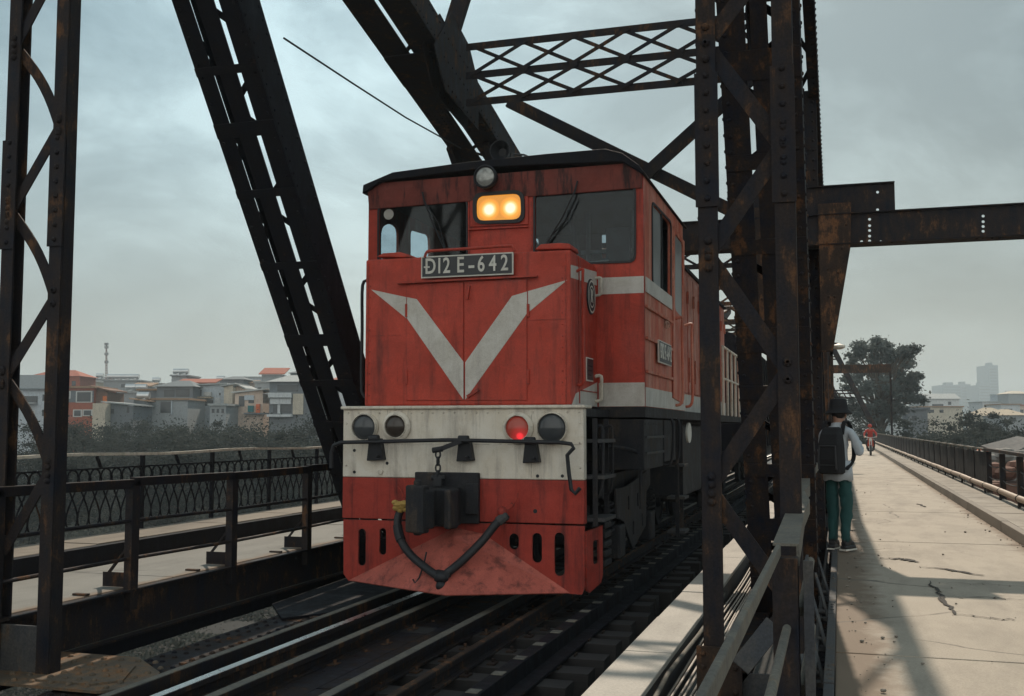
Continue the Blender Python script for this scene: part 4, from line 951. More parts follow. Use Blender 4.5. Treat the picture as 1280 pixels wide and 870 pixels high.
# creases and the right cheek of the hood
b = MB(); b.bar((HX1 + 0.004, YF + 0.35, 1.76), (HX1 + 0.004, YF + 0.35, zt - 0.02), 0.012, 0.03); b.bar((HX1 + 0.004, YF + 0.42, 1.9), (HX1 + 0.004, YC - 0.03, 1.9), 0.01, 0.012); b.build('seam_strip', RED, loco)
b = MB(); b.prism([P(713.5, 331, X=HX1), P(746, 340, X=HX1), P(746, 357, X=HX1), P(713.5, 347, X=HX1)], (0.003, 0, 0)); b.build('stripe', WHITE2, loco); b = MB(); b.prism([(HX1, YF + 0.03, 1.74), (HX1, YC - 0.01, 1.74), (HX1, YC - 0.01, P(746, 478, X=HX1).z), (HX1, YF + 0.2, 1.86)], (0.003, 0, 0)); b.build('stripe', WHITE2, loco)
e = P(738, 371, X=HX1); b = MB(); b.lathe(e, (1, 0, 0), [(0, 0.2), (0.012, 0.2), (0.016, 0.19)], 28); em = b.build('emblem', BLACK, loco)
b = MB()
for r0, r1 in ((0.185, 0.165), (0.125, 0.108)):
    b.add([e + Vector((0.018, r0 * math.cos(a), r0 * math.sin(a))) for a in [i * math.pi / 16 for i in range(32)]] + [e + Vector((0.018, r1 * math.cos(a), r1 * math.sin(a))) for a in [i * math.pi / 16 for i in range(32)]], [(i, (i + 1) % 32, 32 + (i + 1) % 32, 32 + i) for i in range(32)])
o = b.build('ring', LETTER, em); lettering('R', 0.2, (e + Vector((0.0165, 0, 0)), (0, 1, 0), UZ), LETTER, em, 0.8, 0.004)
e = P(736.5, 462, X=HX1); b = MB(); b.box(HX1, HX1 + 0.01, e.y - 0.16, e.y + 0.16, e.z - 0.13, e.z + 0.13); np_ = b.build('builder_plate', LETTER, loco)
b = MB(); b.box(HX1 + 0.0105, HX1 + 0.014, e.y - 0.145, e.y + 0.145, e.z - 0.115, e.z + 0.115); b.build('plate_face', PLATE_B, np_)
b = MB()
for k in range(3): b.box(HX1 + 0.0142, HX1 + 0.016, e.y - 0.1, e.y + 0.1 - 0.03 * k, e.z + 0.03 - k * 0.05, e.z + 0.045 - k * 0.05)
b.build('plate_lines', S_GREY, np_)
# grab rails at the hood corner
def grab(pts, r, name='grab_rail', mat=RED, n=8): bb = MB(); bb.tube(pts, r, n); return bb.build(name, mat, loco, smooth=True)
x = HX1 + 0.07
grab(arc([(HX1, YF + 0.25, 3.15), (x, YF + 0.25, 3.17), (x, YF + 0.25, 3.05), (x, YF + 0.26, 2.2), (x, YF + 0.26, 1.98), (HX1, YF + 0.26, 1.95)], 4), 0.016)
grab(arc([(HX1, YC - 0.08, 3.2), (x, YC - 0.08, 3.2), (x, YC - 0.08, 3.12), (x, YC - 0.08, 3.02), (HX1, YC - 0.08, 3.0)], 3), 0.016, mat=WHITE)
grab(arc([(HX1, YC - 0.1, 2.08), (x, YC - 0.1, 2.08), (x, YC - 0.1, 1.95), (x, YC - 0.1, 1.82), (HX1, YC - 0.1, 1.8)], 3), 0.02, mat=WHITE)
x0 = HX0 - 0.08; grab(arc([(HX0, YF + 0.1, 3.12), (x0, YF + 0.1, 3.08), (x0, YF + 0.1, 2.6), (x0, YF + 0.1, 2.0), (x0 + 0.02, YF + 0.1, 1.87), (HX0, YF + 0.1, 1.82)], 4), 0.018, mat=BLACK)
p0 = lambda a, c, y=YF - 0.07: P(a, c, Y=y)
grab(arc([p0(531, 322), p0(533, 316), p0(541, 313.5), p0(590, 310.5), p0(634, 307.5), p0(641, 308.5), p0(643, 314)], 4), 0.016)
b = MB()
for pts in ([(470, 321), (478, 316.5), (500, 315), (511, 318), (513, 322)], [(668, 312), (676, 305), (700, 303.5), (712, 304.5), (714, 311)]):
    b = MB(); b.prism([P(x_, y_, Y=YF + 0.05) for x_, y_ in pts], (0, 0.35, 0)); b.build('sand_hatch', RED, loco, bevel=0.01)
# number plates
c0, c1 = P(526.5, 350, Y=YF - 0.06), P(641.5, 316, Y=YF - 0.06); dz = 0.0
def number_plate(frame, W, Hh, size, sx):
    o_, u, v = (Vector(q) for q in frame); n = u.cross(v).normalized()
    b = MB(); b.prism([o_ - u * W / 2 - v * Hh / 2, o_ + u * W / 2 - v * Hh / 2, o_ + u * W / 2 + v * Hh / 2, o_ - u * W / 2 + v * Hh / 2], n * 0.02); pl_ = b.build('number_plate', LETTER, loco)
    w2, h2 = W / 2 - 0.014, Hh / 2 - 0.014; q = o_ + n * 0.0205
    b = MB(); b.prism([q - u * w2 - v * h2, q + u * w2 - v * h2, q + u * w2 + v * h2, q - u * w2 + v * h2], n * 0.004); b.build('plate_face', PLATE_B, pl_)
    at_ = lambda f: (q + n * 0.0045 + u * W * (f - 0.5), u, v)
    for ch, f, k in (('D', 0.105, 0.9), ('1', 0.205, 0.85), ('2', 0.285, 0.9), ('E', 0.435, 0.92), ('-', 0.555, 1.25), ('6', 0.66, 0.88), ('4', 0.785, 0.88), ('2', 0.91, 0.9)): lettering(ch, size, at_(f), LETTER, pl_, sx * k, 0.003, 0.006)
    b = MB(); c_ = at_(0.062)[0]; b.prism([c_ - u * W * 0.028 - v * size * 0.035, c_ + u * W * 0.034 - v * size * 0.035, c_ + u * W * 0.034 + v * size * 0.035, c_ - u * W * 0.028 + v * size * 0.035], n * 0.007); b.build('letter_bar', LETTER, pl_); return pl_
cc = P(584, 332, Y=YF - 0.05); number_plate(((cc.x, YF - 0.05, cc.z), UX, UZ), c1.x - c0.x, 0.235, 0.235, 0.82)

# cab
zd = 1.74; zr = 4.42
win = lambda pts, r=0.09: rpoly(poly_front(pts, YC), r)
outer = [(CX0, zd), (CX1, zd), (CX1, zr), (CX1 - 0.2, 4.52), (CX0 + 0.2, 4.50), (CX0, zr - 0.02)]
wl = [(474, 258), (583, 247.5), (583, 330), (474, 330)]; wr = [(669, 240), (793, 232.5), (793, 326), (669, 330)]
zs1 = P(806, 345, Y=YC).z; zs0 = P(806, 366, Y=YC).z; zw = P(806, 478, Y=YC).z
hl = rpoly(poly_front([(597, 246), (652, 242.5), (653, 275), (597, 277)], YC), 0.1)
plate('cab_front', outer, [win(wl), win(wr)], 0.04, ((0, YC + 0.04, 0), UX, UZ), RED, loco)
b = MB(); b.box(HX1 + 0.02, CX1 - 0.004, YC - 0.003, YC - 0.0005, zs0, zs1); b.build('stripe', WHITE2, loco); b = MB(); b.box(HX1 + 0.02, CX1 - 0.004, YC - 0.003, YC - 0.0005, zd + 0.003, zw); b.build('stripe', WHITE2, loco)
# sooty band and eaves over the windscreens
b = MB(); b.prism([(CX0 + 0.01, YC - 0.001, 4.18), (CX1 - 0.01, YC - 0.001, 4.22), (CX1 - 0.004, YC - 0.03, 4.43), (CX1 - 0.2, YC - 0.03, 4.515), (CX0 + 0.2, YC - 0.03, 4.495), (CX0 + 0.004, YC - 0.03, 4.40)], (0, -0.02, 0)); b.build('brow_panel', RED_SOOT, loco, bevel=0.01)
for pts in (wl, wr):
    o_ = win(pts); cxm = sum(p[0] for p in o_) / len(o_); czm = sum(p[1] for p in o_) / len(o_)
    big = [(cxm + (x_ - cxm) * 1.035, czm + (z_ - czm) * 1.05) for x_, z_ in o_]
    fr = plate('windscreen', big, [o_], 0.016, ((0, YC - 0.001, 0), UX, UZ), RUBBER, loco)
    b = MB(); b.prism([(x_, YC + 0.012, z_) for x_, z_ in o_], (0, 0.006, 0)); b.build('pane', GLASS, fr)
for pts in ([(528, 240), (530, 250), (541, 279), (556, 312)], [(722, 226), (718, 240), (703, 272), (683, 305)]):
    b = MB(); b.tube([P(x_, y_, Y=YC - 0.06) for x_, y_ in pts], 0.011, 6); b.tube([P(pts[1][0] + 3, pts[1][1] + 6, Y=YC - 0.05), P(pts[2][0] + 7, pts[2][1], Y=YC - 0.05), P(pts[3][0], pts[3][1] - 3, Y=YC - 0.04)], 0.008, 6); b.build('wiper', BLACK, loco)
b = MB(); p = P(486, 268, Y=YC + 0.01); b.cyl((p.x, YC + 0.005, p.z), (p.x, YC + 0.0115, p.z), 0.065, n=20); b.build('sticker', plain('sticker_grey', (0.42, 0.40, 0.36), 0.7), loco)
# head light box
hb = poly_front([(588.5, 237.5), (660.5, 233.5), (661, 281), (588.5, 284)], YC); b = MB(); b.prism([(x_, YC - 0.002, z_) for x_, z_ in hb], (0, -0.02, 0)); hbx = b.build('headlight', RED, loco, bevel=0.005)
big = [((x_ - sum(p[0] for p in hl) / len(hl)) * 1.16 + sum(p[0] for p in hl) / len(hl), (z_ - sum(p[1] for p in hl) / len(hl)) * 1.26 + sum(p[1] for p in hl) / len(hl)) for x_, z_ in hl]
plate('bezel', big, [hl], 0.03, ((0, YC - 0.023, 0), UX, UZ), RUBBER, hbx)
AMB, t_, b_ = newmat('headlight_amber'); v_ = coords(t_)
ds = []
for px, py in ((611.5, 262), (638, 260)):
    vd = nd(t_, 'ShaderNodeVectorMath', operation='DISTANCE'); t_.links.new(v_, vd.inputs[0]); vd.inputs[1].default_value = P(px, py, Y=YC - 0.024); ds.append(vd.outputs['Value'])
mn = nd(t_, 'ShaderNodeMath', operation='MINIMUM'); t_.links.new(ds[0], mn.inputs[0]); t_.links.new(ds[1], mn.inputs[1])
ec = cramp(t_, mn.outputs[0], [(0.05, (1.0, 0.93, 0.72)), (0.07, (1.0, 0.70, 0.25)), (0.095, (1.0, 0.40, 0.045)), (0.14, (0.66, 0.25, 0.025))])
t_.links.new(ec, b_.inputs['Emission Color']); b_.inputs['Emission Strength'].default_value = 1.05; set_(b_, Base_Color=(0.2, 0.09, 0.02, 1), Roughness=0.2)
b = MB(); b.prism([(x_, YC - 0.0235, z_) for x_, z_ in hl], (0, -0.004, 0)); b.build('lens', AMB, hbx, label='amber lit twin lens')
b = MB(); b.bar(P(586, 287, Y=YC - 0.02), P(660, 283, Y=YC - 0.02), 0.03, 0.016, side=(0, 1, 0)); b.build('hinge_strip', RED, hbx)
b = MB()
for a, c in (((586, 236), (586, 318)), ((664, 232), (664, 312))): b.bar(P(*a, Y=YC - 0.006), P(*c, Y=YC - 0.006), 0.012, 0.02, side=(0, 1, 0))
b.build('seam_strip', RED, loco)
# round spot lamp
p = P(608, 222, Y=YC - 0.1); b = MB(); b.lathe((p.x, YC - 0.02, p.z), (0, -1, 0), [(0, 0.09), (0.06, 0.135), (0.14, 0.142), (0.15, 0.128), (0.13, 0.12)], 28); sl_ = b.build('spot_lamp', BLACK, loco, smooth=True)
b = MB(); b.lathe((p.x, YC - 0.145, p.z), (0, -1, 0), [(0, 0.12), (0.012, 0.1), (0.022, 0.06), (0.026, 0.001)], 24); b.build('lens', plain('spot_glass', (0.33, 0.34, 0.32), 0.15, 0.3, var=0.55, scale=22), sl_, smooth=True)
# roof
b = MB(); prof = [(CX0 - 0.04, 4.36), (CX0 - 0.03, 4.47), (CX0 + 0.36, 4.60), (XC - 0.4, 4.655), (XC + 0.6, 4.68), (CX1 - 0.42, 4.685), (CX1 - 0.22, 4.62), (CX1 - 0.03, 4.47), (CX1 + 0.04, 4.37), (CX1 + 0.0, 4.37), (CX1 - 0.22, 4.52), (XC, 4.57), (CX0 + 0.2, 4.5), (CX0, 4.38)]
b.prism([(x_, YC - 0.11, z_) for x_, z_ in prof], (0, YR - YC + 0.35, 0)); b.build('cab_roof', S_DARK2, loco, bevel=0.012)
hn = MB(); c = P(625, 188, Y=YC + 0.15); hn.lathe((c.x, c.y + 0.22, c.z), (0, -1, 0), [(0, 0.05), (0.12, 0.07), (0.2, 0.115), (0.235, 0.128), (0.235, 0.118), (0.12, 0.05)], 22); hn.box(c.x - 0.03, c.x + 0.03, c.y + 0.2, c.y + 0.3, 4.64, c.z + 0.02); hn.build('horn', BLACK, loco, smooth=True)
hn = MB(); c = P(645, 189, Y=YC + 0.2); hn.cyl((c.x - 0.05, c.y, 4.66), (c.x - 0.05, c.y, 4.8), 0.03); hn.box(c.x - 0.08, c.x + 0.08, c.y - 0.04, c.y + 0.04, 4.66, 4.73); hn.tube([(c.x - 0.05, c.y, 4.79), (c.x + 0.1, c.y, 4.77), (c.x + 0.2, c.y, 4.72), (c.x + 0.22, c.y, 4.66)], 0.012, 6); hn.build('roof_valve', S_GREY, loco)
# cab sides
def sz(px, py): p = P(px, py, X=CX1); return (p.y, p.z)
so = [(YC + 0.042, zd), (YR, zd), (YR, 4.36), (YC + 0.042, 4.40)]
wA = rpoly([sz(815, 254), sz(838, 279), sz(838, 381), sz(815.5, 356)], 0.12); wB = rpoly([sz(842.5, 291), sz(852.5, 305), sz(852.5, 399), sz(842.5, 387)], 0.1)
plate('cab_side', so, [wA, wB], 0.035, ((CX1 - 0.036, 0, 0), (0, 1, 0), UZ), RED_SIDE, loco)
def lz(px, py): p = P(px, py, X=CX0 + 0.02); return (p.y, p.z)
wL1 = rpoly([lz(475, 283), lz(488, 279), lz(497, 285), lz(497, 332), lz(475, 332)], 0.15); wL2 = rpoly([lz(512, 287), lz(536, 294), lz(537, 332), lz(512, 332)], 0.1)
plate('cab_side', so, [wL1, wL2], 0.035, ((CX0 + 0.001, 0, 0), (0, 1, 0), UZ), RED_SIDE, loco)
b = MB(); b.prism([(CX1, YC + 0.05, zs0), (CX1, YR - 0.02, zs0), (CX1, YR - 0.02, zs1 - 0.0), (CX1, YC + 0.05, zs1)][::-1], (0.0015, 0, 0)); bb_ = b
b = MB(); b.box(CX1 - 0.001, CX1 + 0.002, YC + 0.02, YR, zd + 0.005, zw - 0.05); b.build('stripe', WHITE2, loco)
ww = [p for p in wA]; cy_ = sum(p[0] for p in ww) / len(ww); cz_ = sum(p[1] for p in ww) / len(ww)
sf = plate('side_window', [(cy_ + (a - cy_) * 1.06, cz_ + (c - cz_) * 1.05) for a, c in ww], [ww], 0.012, ((CX1 + 0.0005, 0, 0), (0, 1, 0), UZ), RUBBER, loco)
ym = sz(827.5, 300)[0]
b = MB(); half = [p for p in ww if p[0] <= ym] ; zlo = min(p[1] for p in ww); 
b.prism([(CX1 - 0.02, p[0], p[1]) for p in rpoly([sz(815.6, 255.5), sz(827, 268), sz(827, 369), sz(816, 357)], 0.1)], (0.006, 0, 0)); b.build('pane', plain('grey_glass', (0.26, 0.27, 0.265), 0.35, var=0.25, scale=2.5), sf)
b = MB(); b.bar((CX1 - 0.012, ym, sz(827.5, 268)[1]), (CX1 - 0.012, ym, sz(827.5, 369)[1]), 0.03, 0.04, side=(1, 0, 0)); b.build('sash', RUBBER, sf)
dw = plate('cab_door', [sz(841, 284), sz(854.5, 302), sz(853, 505), sz(840, 497)], [wB], 0.014, ((CX1 + 0.001, 0, 0), (0, 1, 0), UZ), RED_SIDE, loco)
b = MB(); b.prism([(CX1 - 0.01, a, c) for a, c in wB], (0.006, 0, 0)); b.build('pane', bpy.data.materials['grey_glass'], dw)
b = MB(); b.box(CX1 + 0.002, CX1 + 0.016, YC + 0.06, sz(838, 300)[0], zs0 + 0.02, zs1 + 0.0); b.build('stripe', WHITE2, loco)
b = MB()
for z in (2.12, 2.5, 2.86): b.box(CX1 + 0.001, CX1 + 0.03, YC + 0.05, sz(838, 300)[0], z, z + 0.035)
b.build('side_rib', RED_SIDE, loco, bevel=0.005)
pc = P(830, 442, X=CX1 + 0.03); number_plate(((CX1 + 0.03, pc.y, pc.z), (0, 1, 0), UZ), 0.95, 0.27, 0.26, 0.72)
for ya_ in (sz(842, 300)[0], sz(854.5, 300)[0]):
    x = CX1 + 0.1; grab(arc([(CX1, ya_, 2.95), (x, ya_, 2.97), (x, ya_, 2.85), (x, ya_, 2.4), (x, ya_, 1.95), (x - 0.03, ya_, 1.82), (CX1, ya_, 1.8)], 4), 0.02, mat=RED_SIDE)
# cab inside
b = MB(); b.box(CX0 + 0.06, CX1 - 0.06, YC + 0.1, YR - 0.05, 1.75, 1.8); b.box(CX0 + 0.05, -4.7, YR - 0.06, YR - 0.02, 1.8, 4.36); b.box(-4.2, -3.25, YR - 0.06, YR - 0.02, 1.8, 4.36); b.box(-3.25, -2.85, YR - 0.06, YR - 0.02, 1.8, 3.95); b.box(-3.16, -2.96, YR - 0.06, YR - 0.02, 3.95, 4.3); b.box(-3.25, -2.85, YR - 0.06, YR - 0.02, 4.3, 4.36); b.bar((-3.3, YR - 0.1, 3.8), (-2.8, YR - 0.1, 4.2), 0.02, 0.04); b.bar((-2.9, YC + 0.6, 3.2), (-3.2, YC + 0.9, 4.3), 0.05, 0.05); b.box(-2.75, -2.45, YC + 1.1, YC + 1.2, 3.3, 4.0); b.box(-2.85, CX1 - 0.05, YR - 0.06, YR - 0.02, 1.8, 4.36); b.box(-4.7, -4.2, YR - 0.06, YR - 0.02, 1.8, 3.85); b.box(-4.7, -4.2, YR - 0.06, YR - 0.02, 4.3, 4.36); b.box(CX0 + 0.05, CX1 - 0.05, YC + 0.08, YR - 0.06, 4.32, 4.34); b.build('cab_interior', plain('cab_lining', (0.085, 0.10, 0.115), 0.7), loco)
b = MB(); b.box(-3.3, -2.35, YC + 0.25, YC + 0.6, 1.8, 3.40); b.box(-3.6, -3.4, YC + 0.25, YC + 0.6, 1.8, 3.6); b.box(-4.9, -4.2, YC + 0.5, YC + 0.9, 1.8, 3.1); b.build('control_desk', plain('desk_grey', (0.05, 0.053, 0.055), 0.5), loco, bevel=0.02)
for x in (-4.7, -2.75): b = MB(); b.box(x - 0.22, x + 0.22, YC + 1.5, YC + 1.6, 2.5, 3.45); b.box(x - 0.22, x + 0.22, YC + 1.1, YC + 1.55, 2.4, 2.5); b.box(x - 0.05, x + 0.05, YC + 1.3, YC + 1.4, 1.8, 2.4); b.build('seat', plain('seat_vinyl', (0.05, 0.05, 0.055), 0.6), loco, bevel=0.03)
b = MB(); b.hexa([(-2.85, YC + 0.28, 3.402), (-2.55, YC + 0.3, 3.402), (-2.55, YC + 0.5, 3.402), (-2.9, YC + 0.45, 3.402)], [(-2.85, YC + 0.28, 3.45), (-2.55, YC + 0.3, 3.47), (-2.55, YC + 0.5, 3.46), (-2.9, YC + 0.45, 3.44)]); b.build('papers', LETTER, loco)
b = MB()
for x in (-3.1, -2.5): b.box(x, x + 0.05, YC + 1.5, YC + 1.55, 1.8, 4.3)
b.box(-3.4, -2.3, YC + 1.5, YC + 1.54, 3.75, 3.8); b.build('cab_frame', plain('frame_grey', (0.5, 0.53, 0.55), 0.6), loco)
# long hood behind the cab
LHX0, LHX1 = -5.2, -2.36; zl = P(853, 331, X=LHX1).z; YE = 23.4
b = MB(); b.box(LHX0, LHX1, YR + 0.01, YE, zd, zl); b.build('engine_hood', RED_SIDE, loco, bevel=0.03)
b = MB(); b.prism([(LHX0 - 0.04, YR + 0.25, zl), (LHX0 + 0.5, YR + 0.25, zl + 0.12), (LHX1 - 0.5, YR + 0.25, zl + 0.12), (LHX1 + 0.04, YR + 0.25, zl), (LHX1 + 0.04, YR + 0.25, zl - 0.05), (LHX0 - 0.04, YR + 0.25, zl - 0.05)], (0, YE - YR - 0.3, 0)); b.build('hood_roof', S_DARK2, loco)
y = YR + 0.2
while y < YE - 0.5:
    b = MB(); b.box(LHX1 + 0.001, LHX1 + 0.022, y, y + 0.62, zd + 0.32, zl - 0.12); d = b.build('side_door', RED_SIDE, loco, bevel=0.006)
    b = MB(); b.box(LHX1 + 0.024, LHX1 + 0.045, y + 0.02, y + 0.045, zd + 0.5, zd + 0.9); b.build('handle', RED_SIDE, d); b = MB(); b.box(LHX1 + 0.024, LHX1 + 0.06, y + 0.56, y + 0.6, zl - 0.6, zl - 0.4); b.build('handle', RED_SIDE, d); y += 0.72
b = MB(); b.box(LHX1 + 0.001, LHX1 + 0.004, YR + 0.1, YE - 0.01, zd + 0.005, zd + 0.3); b.build('stripe', WHITE2, loco)
# running board, underframe, boxes and steps
b = MB(); b.box(CX0, CX1 - 0.0, YC - 0.0, 27.2, 1.62, 1.735); b.build('running_board', GRIME, loco)
b = MB()
for x in (-4.6, -3.0): b.box(x - 0.1, x + 0.1, YH + 0.3, 27.0, 1.1, 1.62)
b.box(-5.1, -2.5, YH + 0.121, YH + 0.17, 0.55, 1.61)
b.build('underframe', GRIME, loco)
b = MB(); b.box(CX1 - 0.55, CX1 - 0.02, YC + 0.02, YC + 1.35, 1.03, 1.60); bx_ = b.build('battery_box', GRIME, loco, bevel=0.01)
b = MB()
for z in (1.2, 1.38): b.box(CX1 - 0.019, CX1 + 0.004, YC + 0.08, YC + 1.3, z, z + 0.03)
for k in range(7): b.rivet((CX1 - 0.02, YC + 0.1 + k * 0.18, 1.55), (1, 0, 0), 0.012, 0.01)
b.build('lid_rib', S_GREY, bx_)
b = MB(); b.box(CX1 - 0.55, CX1 - 0.02, YC + 1.45, YC + 2.4, 1.08, 1.6); b.build('battery_box', GRIME, loco, bevel=0.01)
for y0 in (YC + 1.5, YC + 2.05): grab(arc([(CX1 + 0.05, y0, 1.62), (CX1 + 0.08, y0, 1.56), (CX1 + 0.08, y0, 1.3), (CX1 + 0.05, y0, 1.06), (CX1 - 0.05, y0, 1.04)], 3), 0.018, mat=GRIME)
def steps(x, y0, y1, zs, zt_, name='steps'):
    b = MB()
    for y in (y0, y1): b.bar((x, y, zs[0] - 0.05), (x, y, zt_), 0.05, 0.02)
    o = b.build(name, GRIME, loco)
    for z in zs: b = MB(); b.box(x - 0.14, x + 0.1, y0, y1, z, z + 0.035); b.build('tread', S_GREY, o)
steps(-2.40, YH + 0.2, YH + 0.75, (0.55, 0.98, 1.35), 1.6)
steps(CX1 - 0.02, 14.35, 14.75, (0.1, 0.55, 0.98), 1.6)
for y0 in (YH + 0.25, YH + 0.72): grab(arc([(-2.42, y0, 1.5), (-2.34, y0, 1.52), (-2.33, y0, 1.4), (-2.33, y0, 1.0), (-2.36, y0, 0.82), (-2.42, y0, 0.8)], 3), 0.016, mat=GRIME)
grab(arc([(-2.5, YH + 0.8, 1.3), (-2.4, YH + 1.0, 1.3), (-2.2, YH + 1.35, 1.24), (-2.15, YH + 1.4, 1.1), (-2.15, YH + 1.4, 0.6)], 3), 0.018, mat=GRIME)
b = MB(); c = P(862, 541, X=CX1 - 0.05); b.cyl((c.x, c.y, c.z), (c.x - 0.03, c.y + 0.002, c.z), 0.15, n=24); b.build('signal_disc', LETTER, loco)
b = MB(); b.cyl((-4.6, 19.5, 0.75), (-3.0, 19.5, 0.75), 0.4, n=20); b.box(-5.0, -2.3, 16.2, 18.6, 0.45, 1.55); b.build('fuel_tank', GRIME, loco, bevel=0.04)
# bogies
def bogie(yc):
    b = MB()
    for x in (-2.62, -4.98):
        pr = [(yc - 1.55, 0.98), (yc - 1.55, 0.72), (yc - 1.2, 0.62), (yc - 0.95, 0.22), (yc - 0.62, 0.22), (yc - 0.4, 0.52), (yc + 0.4, 0.52), (yc + 0.62, 0.22), (yc + 0.95, 0.22), (yc + 1.2, 0.62), (yc + 1.55, 0.72), (yc + 1.55, 0.98)]
        b.prism([(x, a, c) for a, c in pr], (0.1 if x > -3.8 else -0.1, 0, 0))
    b.box(-4.9, -2.7, yc - 0.25, yc + 0.25, 0.55, 0.95); o = b.build('bogie', GRIME, loco, bevel=0.015)
    for ya in (yc - 0.78 - 0.25, yc + 0.78 + 0.25):
        for xw in (-3.40, -4.50):
            b = MB(); sg = 1 if xw > -3.8 else -1
            b.lathe((xw - sg * 0.04, ya, 0.19), (sg, 0, 0), [(0, 0.55), (0.03, 0.54), (0.04, 0.515), (0.13, 0.505), (0.135, 0.43), (0.1, 0.41), (0.09, 0.2), (0.16, 0.16), (0.18, 0.06)], 32); b.build('wheel', GRIME, o, smooth=True)
        b = MB(); b.cyl((-5.0, ya, 0.19), (-2.5, ya, 0.19), 0.08); b.build('axle', GRIME, o)
        for x in (-2.5, -5.1):
            b = MB(); b.box(x - 0.08, x + 0.1, ya - 0.18, ya + 0.18, 0.02, 0.4); b.build('axle_box', GRIME, o, bevel=0.03)
            for dy in (-0.33, 0.33):
                b = MB(); pts = [(x + 0.06 * math.cos(a * 0.8), ya + dy + 0.06 * math.sin(a * 0.8), 0.3 + a * 0.009) for a in range(44)]; b.tube(pts, 0.016, 5); b.build('spring', GRIME, o)
bogie(13.15); bogie(21.3)
# ribbed spring pack and brake gear hanging behind the apron
b = MB()
for k in range(5): b.box(-2.66, -2.42, YH + 0.75, YH + 1.1, 0.02 + k * 0.1, 0.09 + k * 0.1)
b.build('brake_rigging', GRIME, loco, bevel=0.015)
b = MB(); b.prism([(-2.44, YH + 1.3, 0.82), (-2.44, YH + 1.35, 0.5), (-2.44, YH + 1.75, 0.42), (-2.44, YH + 2.3, 0.04), (-2.44, YH + 3.2, 0.25), (-2.44, YH + 3.3, 0.95), (-2.44, YH + 2.0, 0.82)], (0.03, 0, 0))
for y, z in ((YH + 2.0, 0.62), (YH + 2.6, 0.62), (YH + 2.3, 0.3), (YH + 2.9, 0.35)): b.box(-2.41, -2.395, y, y + 0.07, z - 0.08, z + 0.08)
b.build('bogie_cover', GRIME, loco, bevel=0.01)
# rear platform railing, white
b = MB(); x = CX1 - 0.04; zt_ = P(903, 433, X=x).z; y0 = P(903, 433, X=x).y; y1 = y0 + 4.2
for k in range(6): yy = y0 + (y1 - y0) * k / 5; b.tube([(x, yy, zd), (x, yy, zt_)], 0.028, 8)
b.tube([(x, y0, zt_), (x, y1, zt_)], 0.028, 8); b.tube([(x, y0, (zd + zt_) / 2 + 0.05), (x, y1, (zd + zt_) / 2 + 0.05)], 0.024, 8)
b.build('side_railing', WHITE, loco, smooth=True)
b = MB(); b.box(-5.0, -2.5, YE + 0.0, YE + 1.1, zd, 3.3); b.build('rear_hood', RED_SIDE, loco, bevel=0.02)
b = MB()
for k in range(11): b.box(-2.4, -2.38, YE - 1.9 + k * 0.16, YE - 1.82 + k * 0.16, 2.4, 3.4)
b.build('louvre', S_DARK2, loco)

wag = thing('freight_wagon', (XC, 29, -0.32), 'dark covered wagon coupled behind the red locomotive', 'wagon')
b = MB(); b.prism([(-5.3, 28.2, 0.9), (-2.15, 28.2, 0.9), (-2.15, 28.2, 3.6), (-2.7, 28.2, 4.0), (-3.79, 28.2, 4.15), (-4.8, 28.2, 4.0), (-5.3, 28.2, 3.6)], (0, 12, 0)); b.build('body', S_DARK2, wag)
b = MB()
for k in range(12): b.box(-2.148, -2.1, 28.6 + k, 28.68 + k, 0.95, 3.55)
b.build('side_post', S_DARK, wag)
for y in (30, 31.8, 36.8, 38.6):
    b = MB()
    for xw in (-3.40, -4.50): b.lathe((xw, y, 0.12), (1, 0, 0), [(0, 0.45), (0.04, 0.44), (0.13, 0.43), (0.14, 0.1)], 24)
    b.cyl((-4.6, y, 0.12), (-3.2, y, 0.12), 0.07); b.build('wheelset', GRIME, wag)
b = MB(); b.box(-5.0, -2.3, 28.1, 40.3, 0.62, 0.9); b.build('frame', GRIME, wag)
# ------------------------------------------------------------------ vegetation
LEAF_D = foliage('dark_leaves', (0.016, 0.022, 0.024), (0.042, 0.051, 0.047), (0.08, 0.092, 0.08), 0.35)
LEAF_T = foliage('tree_leaves', (0.055, 0.07, 0.075), (0.115, 0.135, 0.128), (0.16, 0.18, 0.16), 0.3)
LEAF_G = foliage('silvery_leaves', (0.022, 0.028, 0.027), (0.05, 0.057, 0.05), (0.12, 0.13, 0.115), 0.25)
BARK = plain('bark', (0.07, 0.055, 0.042), 0.9, bumpy=0.5)
def leaf_mesh(name, centers, sizes, mat, aspect=0.5, droop=0.3):
    n = len(centers); c = np.asarray(centers); s = np.asarray(sizes)[:, None]
    d = rng.normal(size=(n, 3)); d[:, 2] = d[:, 2] * 0.6 - droop; d /= np.linalg.norm(d, axis=1)[:, None]
    r = rng.normal(size=(n, 3)); r -= d * np.sum(r * d, axis=1)[:, None]; r /= np.linalg.norm(r, axis=1)[:, None]
    a = d * s; b = r * s * aspect
    v = np.stack([c - a, c + b - a * 0.1, c + a, c - b - a * 0.1], 1).reshape(-1, 3)
    me = bpy.data.meshes.new(name); me.vertices.add(n * 4); me.vertices.foreach_set('co', v.astype(np.float32).ravel())
    me.loops.add(n * 4); me.loops.foreach_set('vertex_index', np.arange(n * 4, dtype=np.int32))
    me.polygons.add(n); me.polygons.foreach_set('loop_start', np.arange(0, n * 4, 4, dtype=np.int32)); me.polygons.foreach_set('loop_total', np.full(n, 4, dtype=np.int32))
    me.update(calc_edges=True); me.materials.append(mat); return me
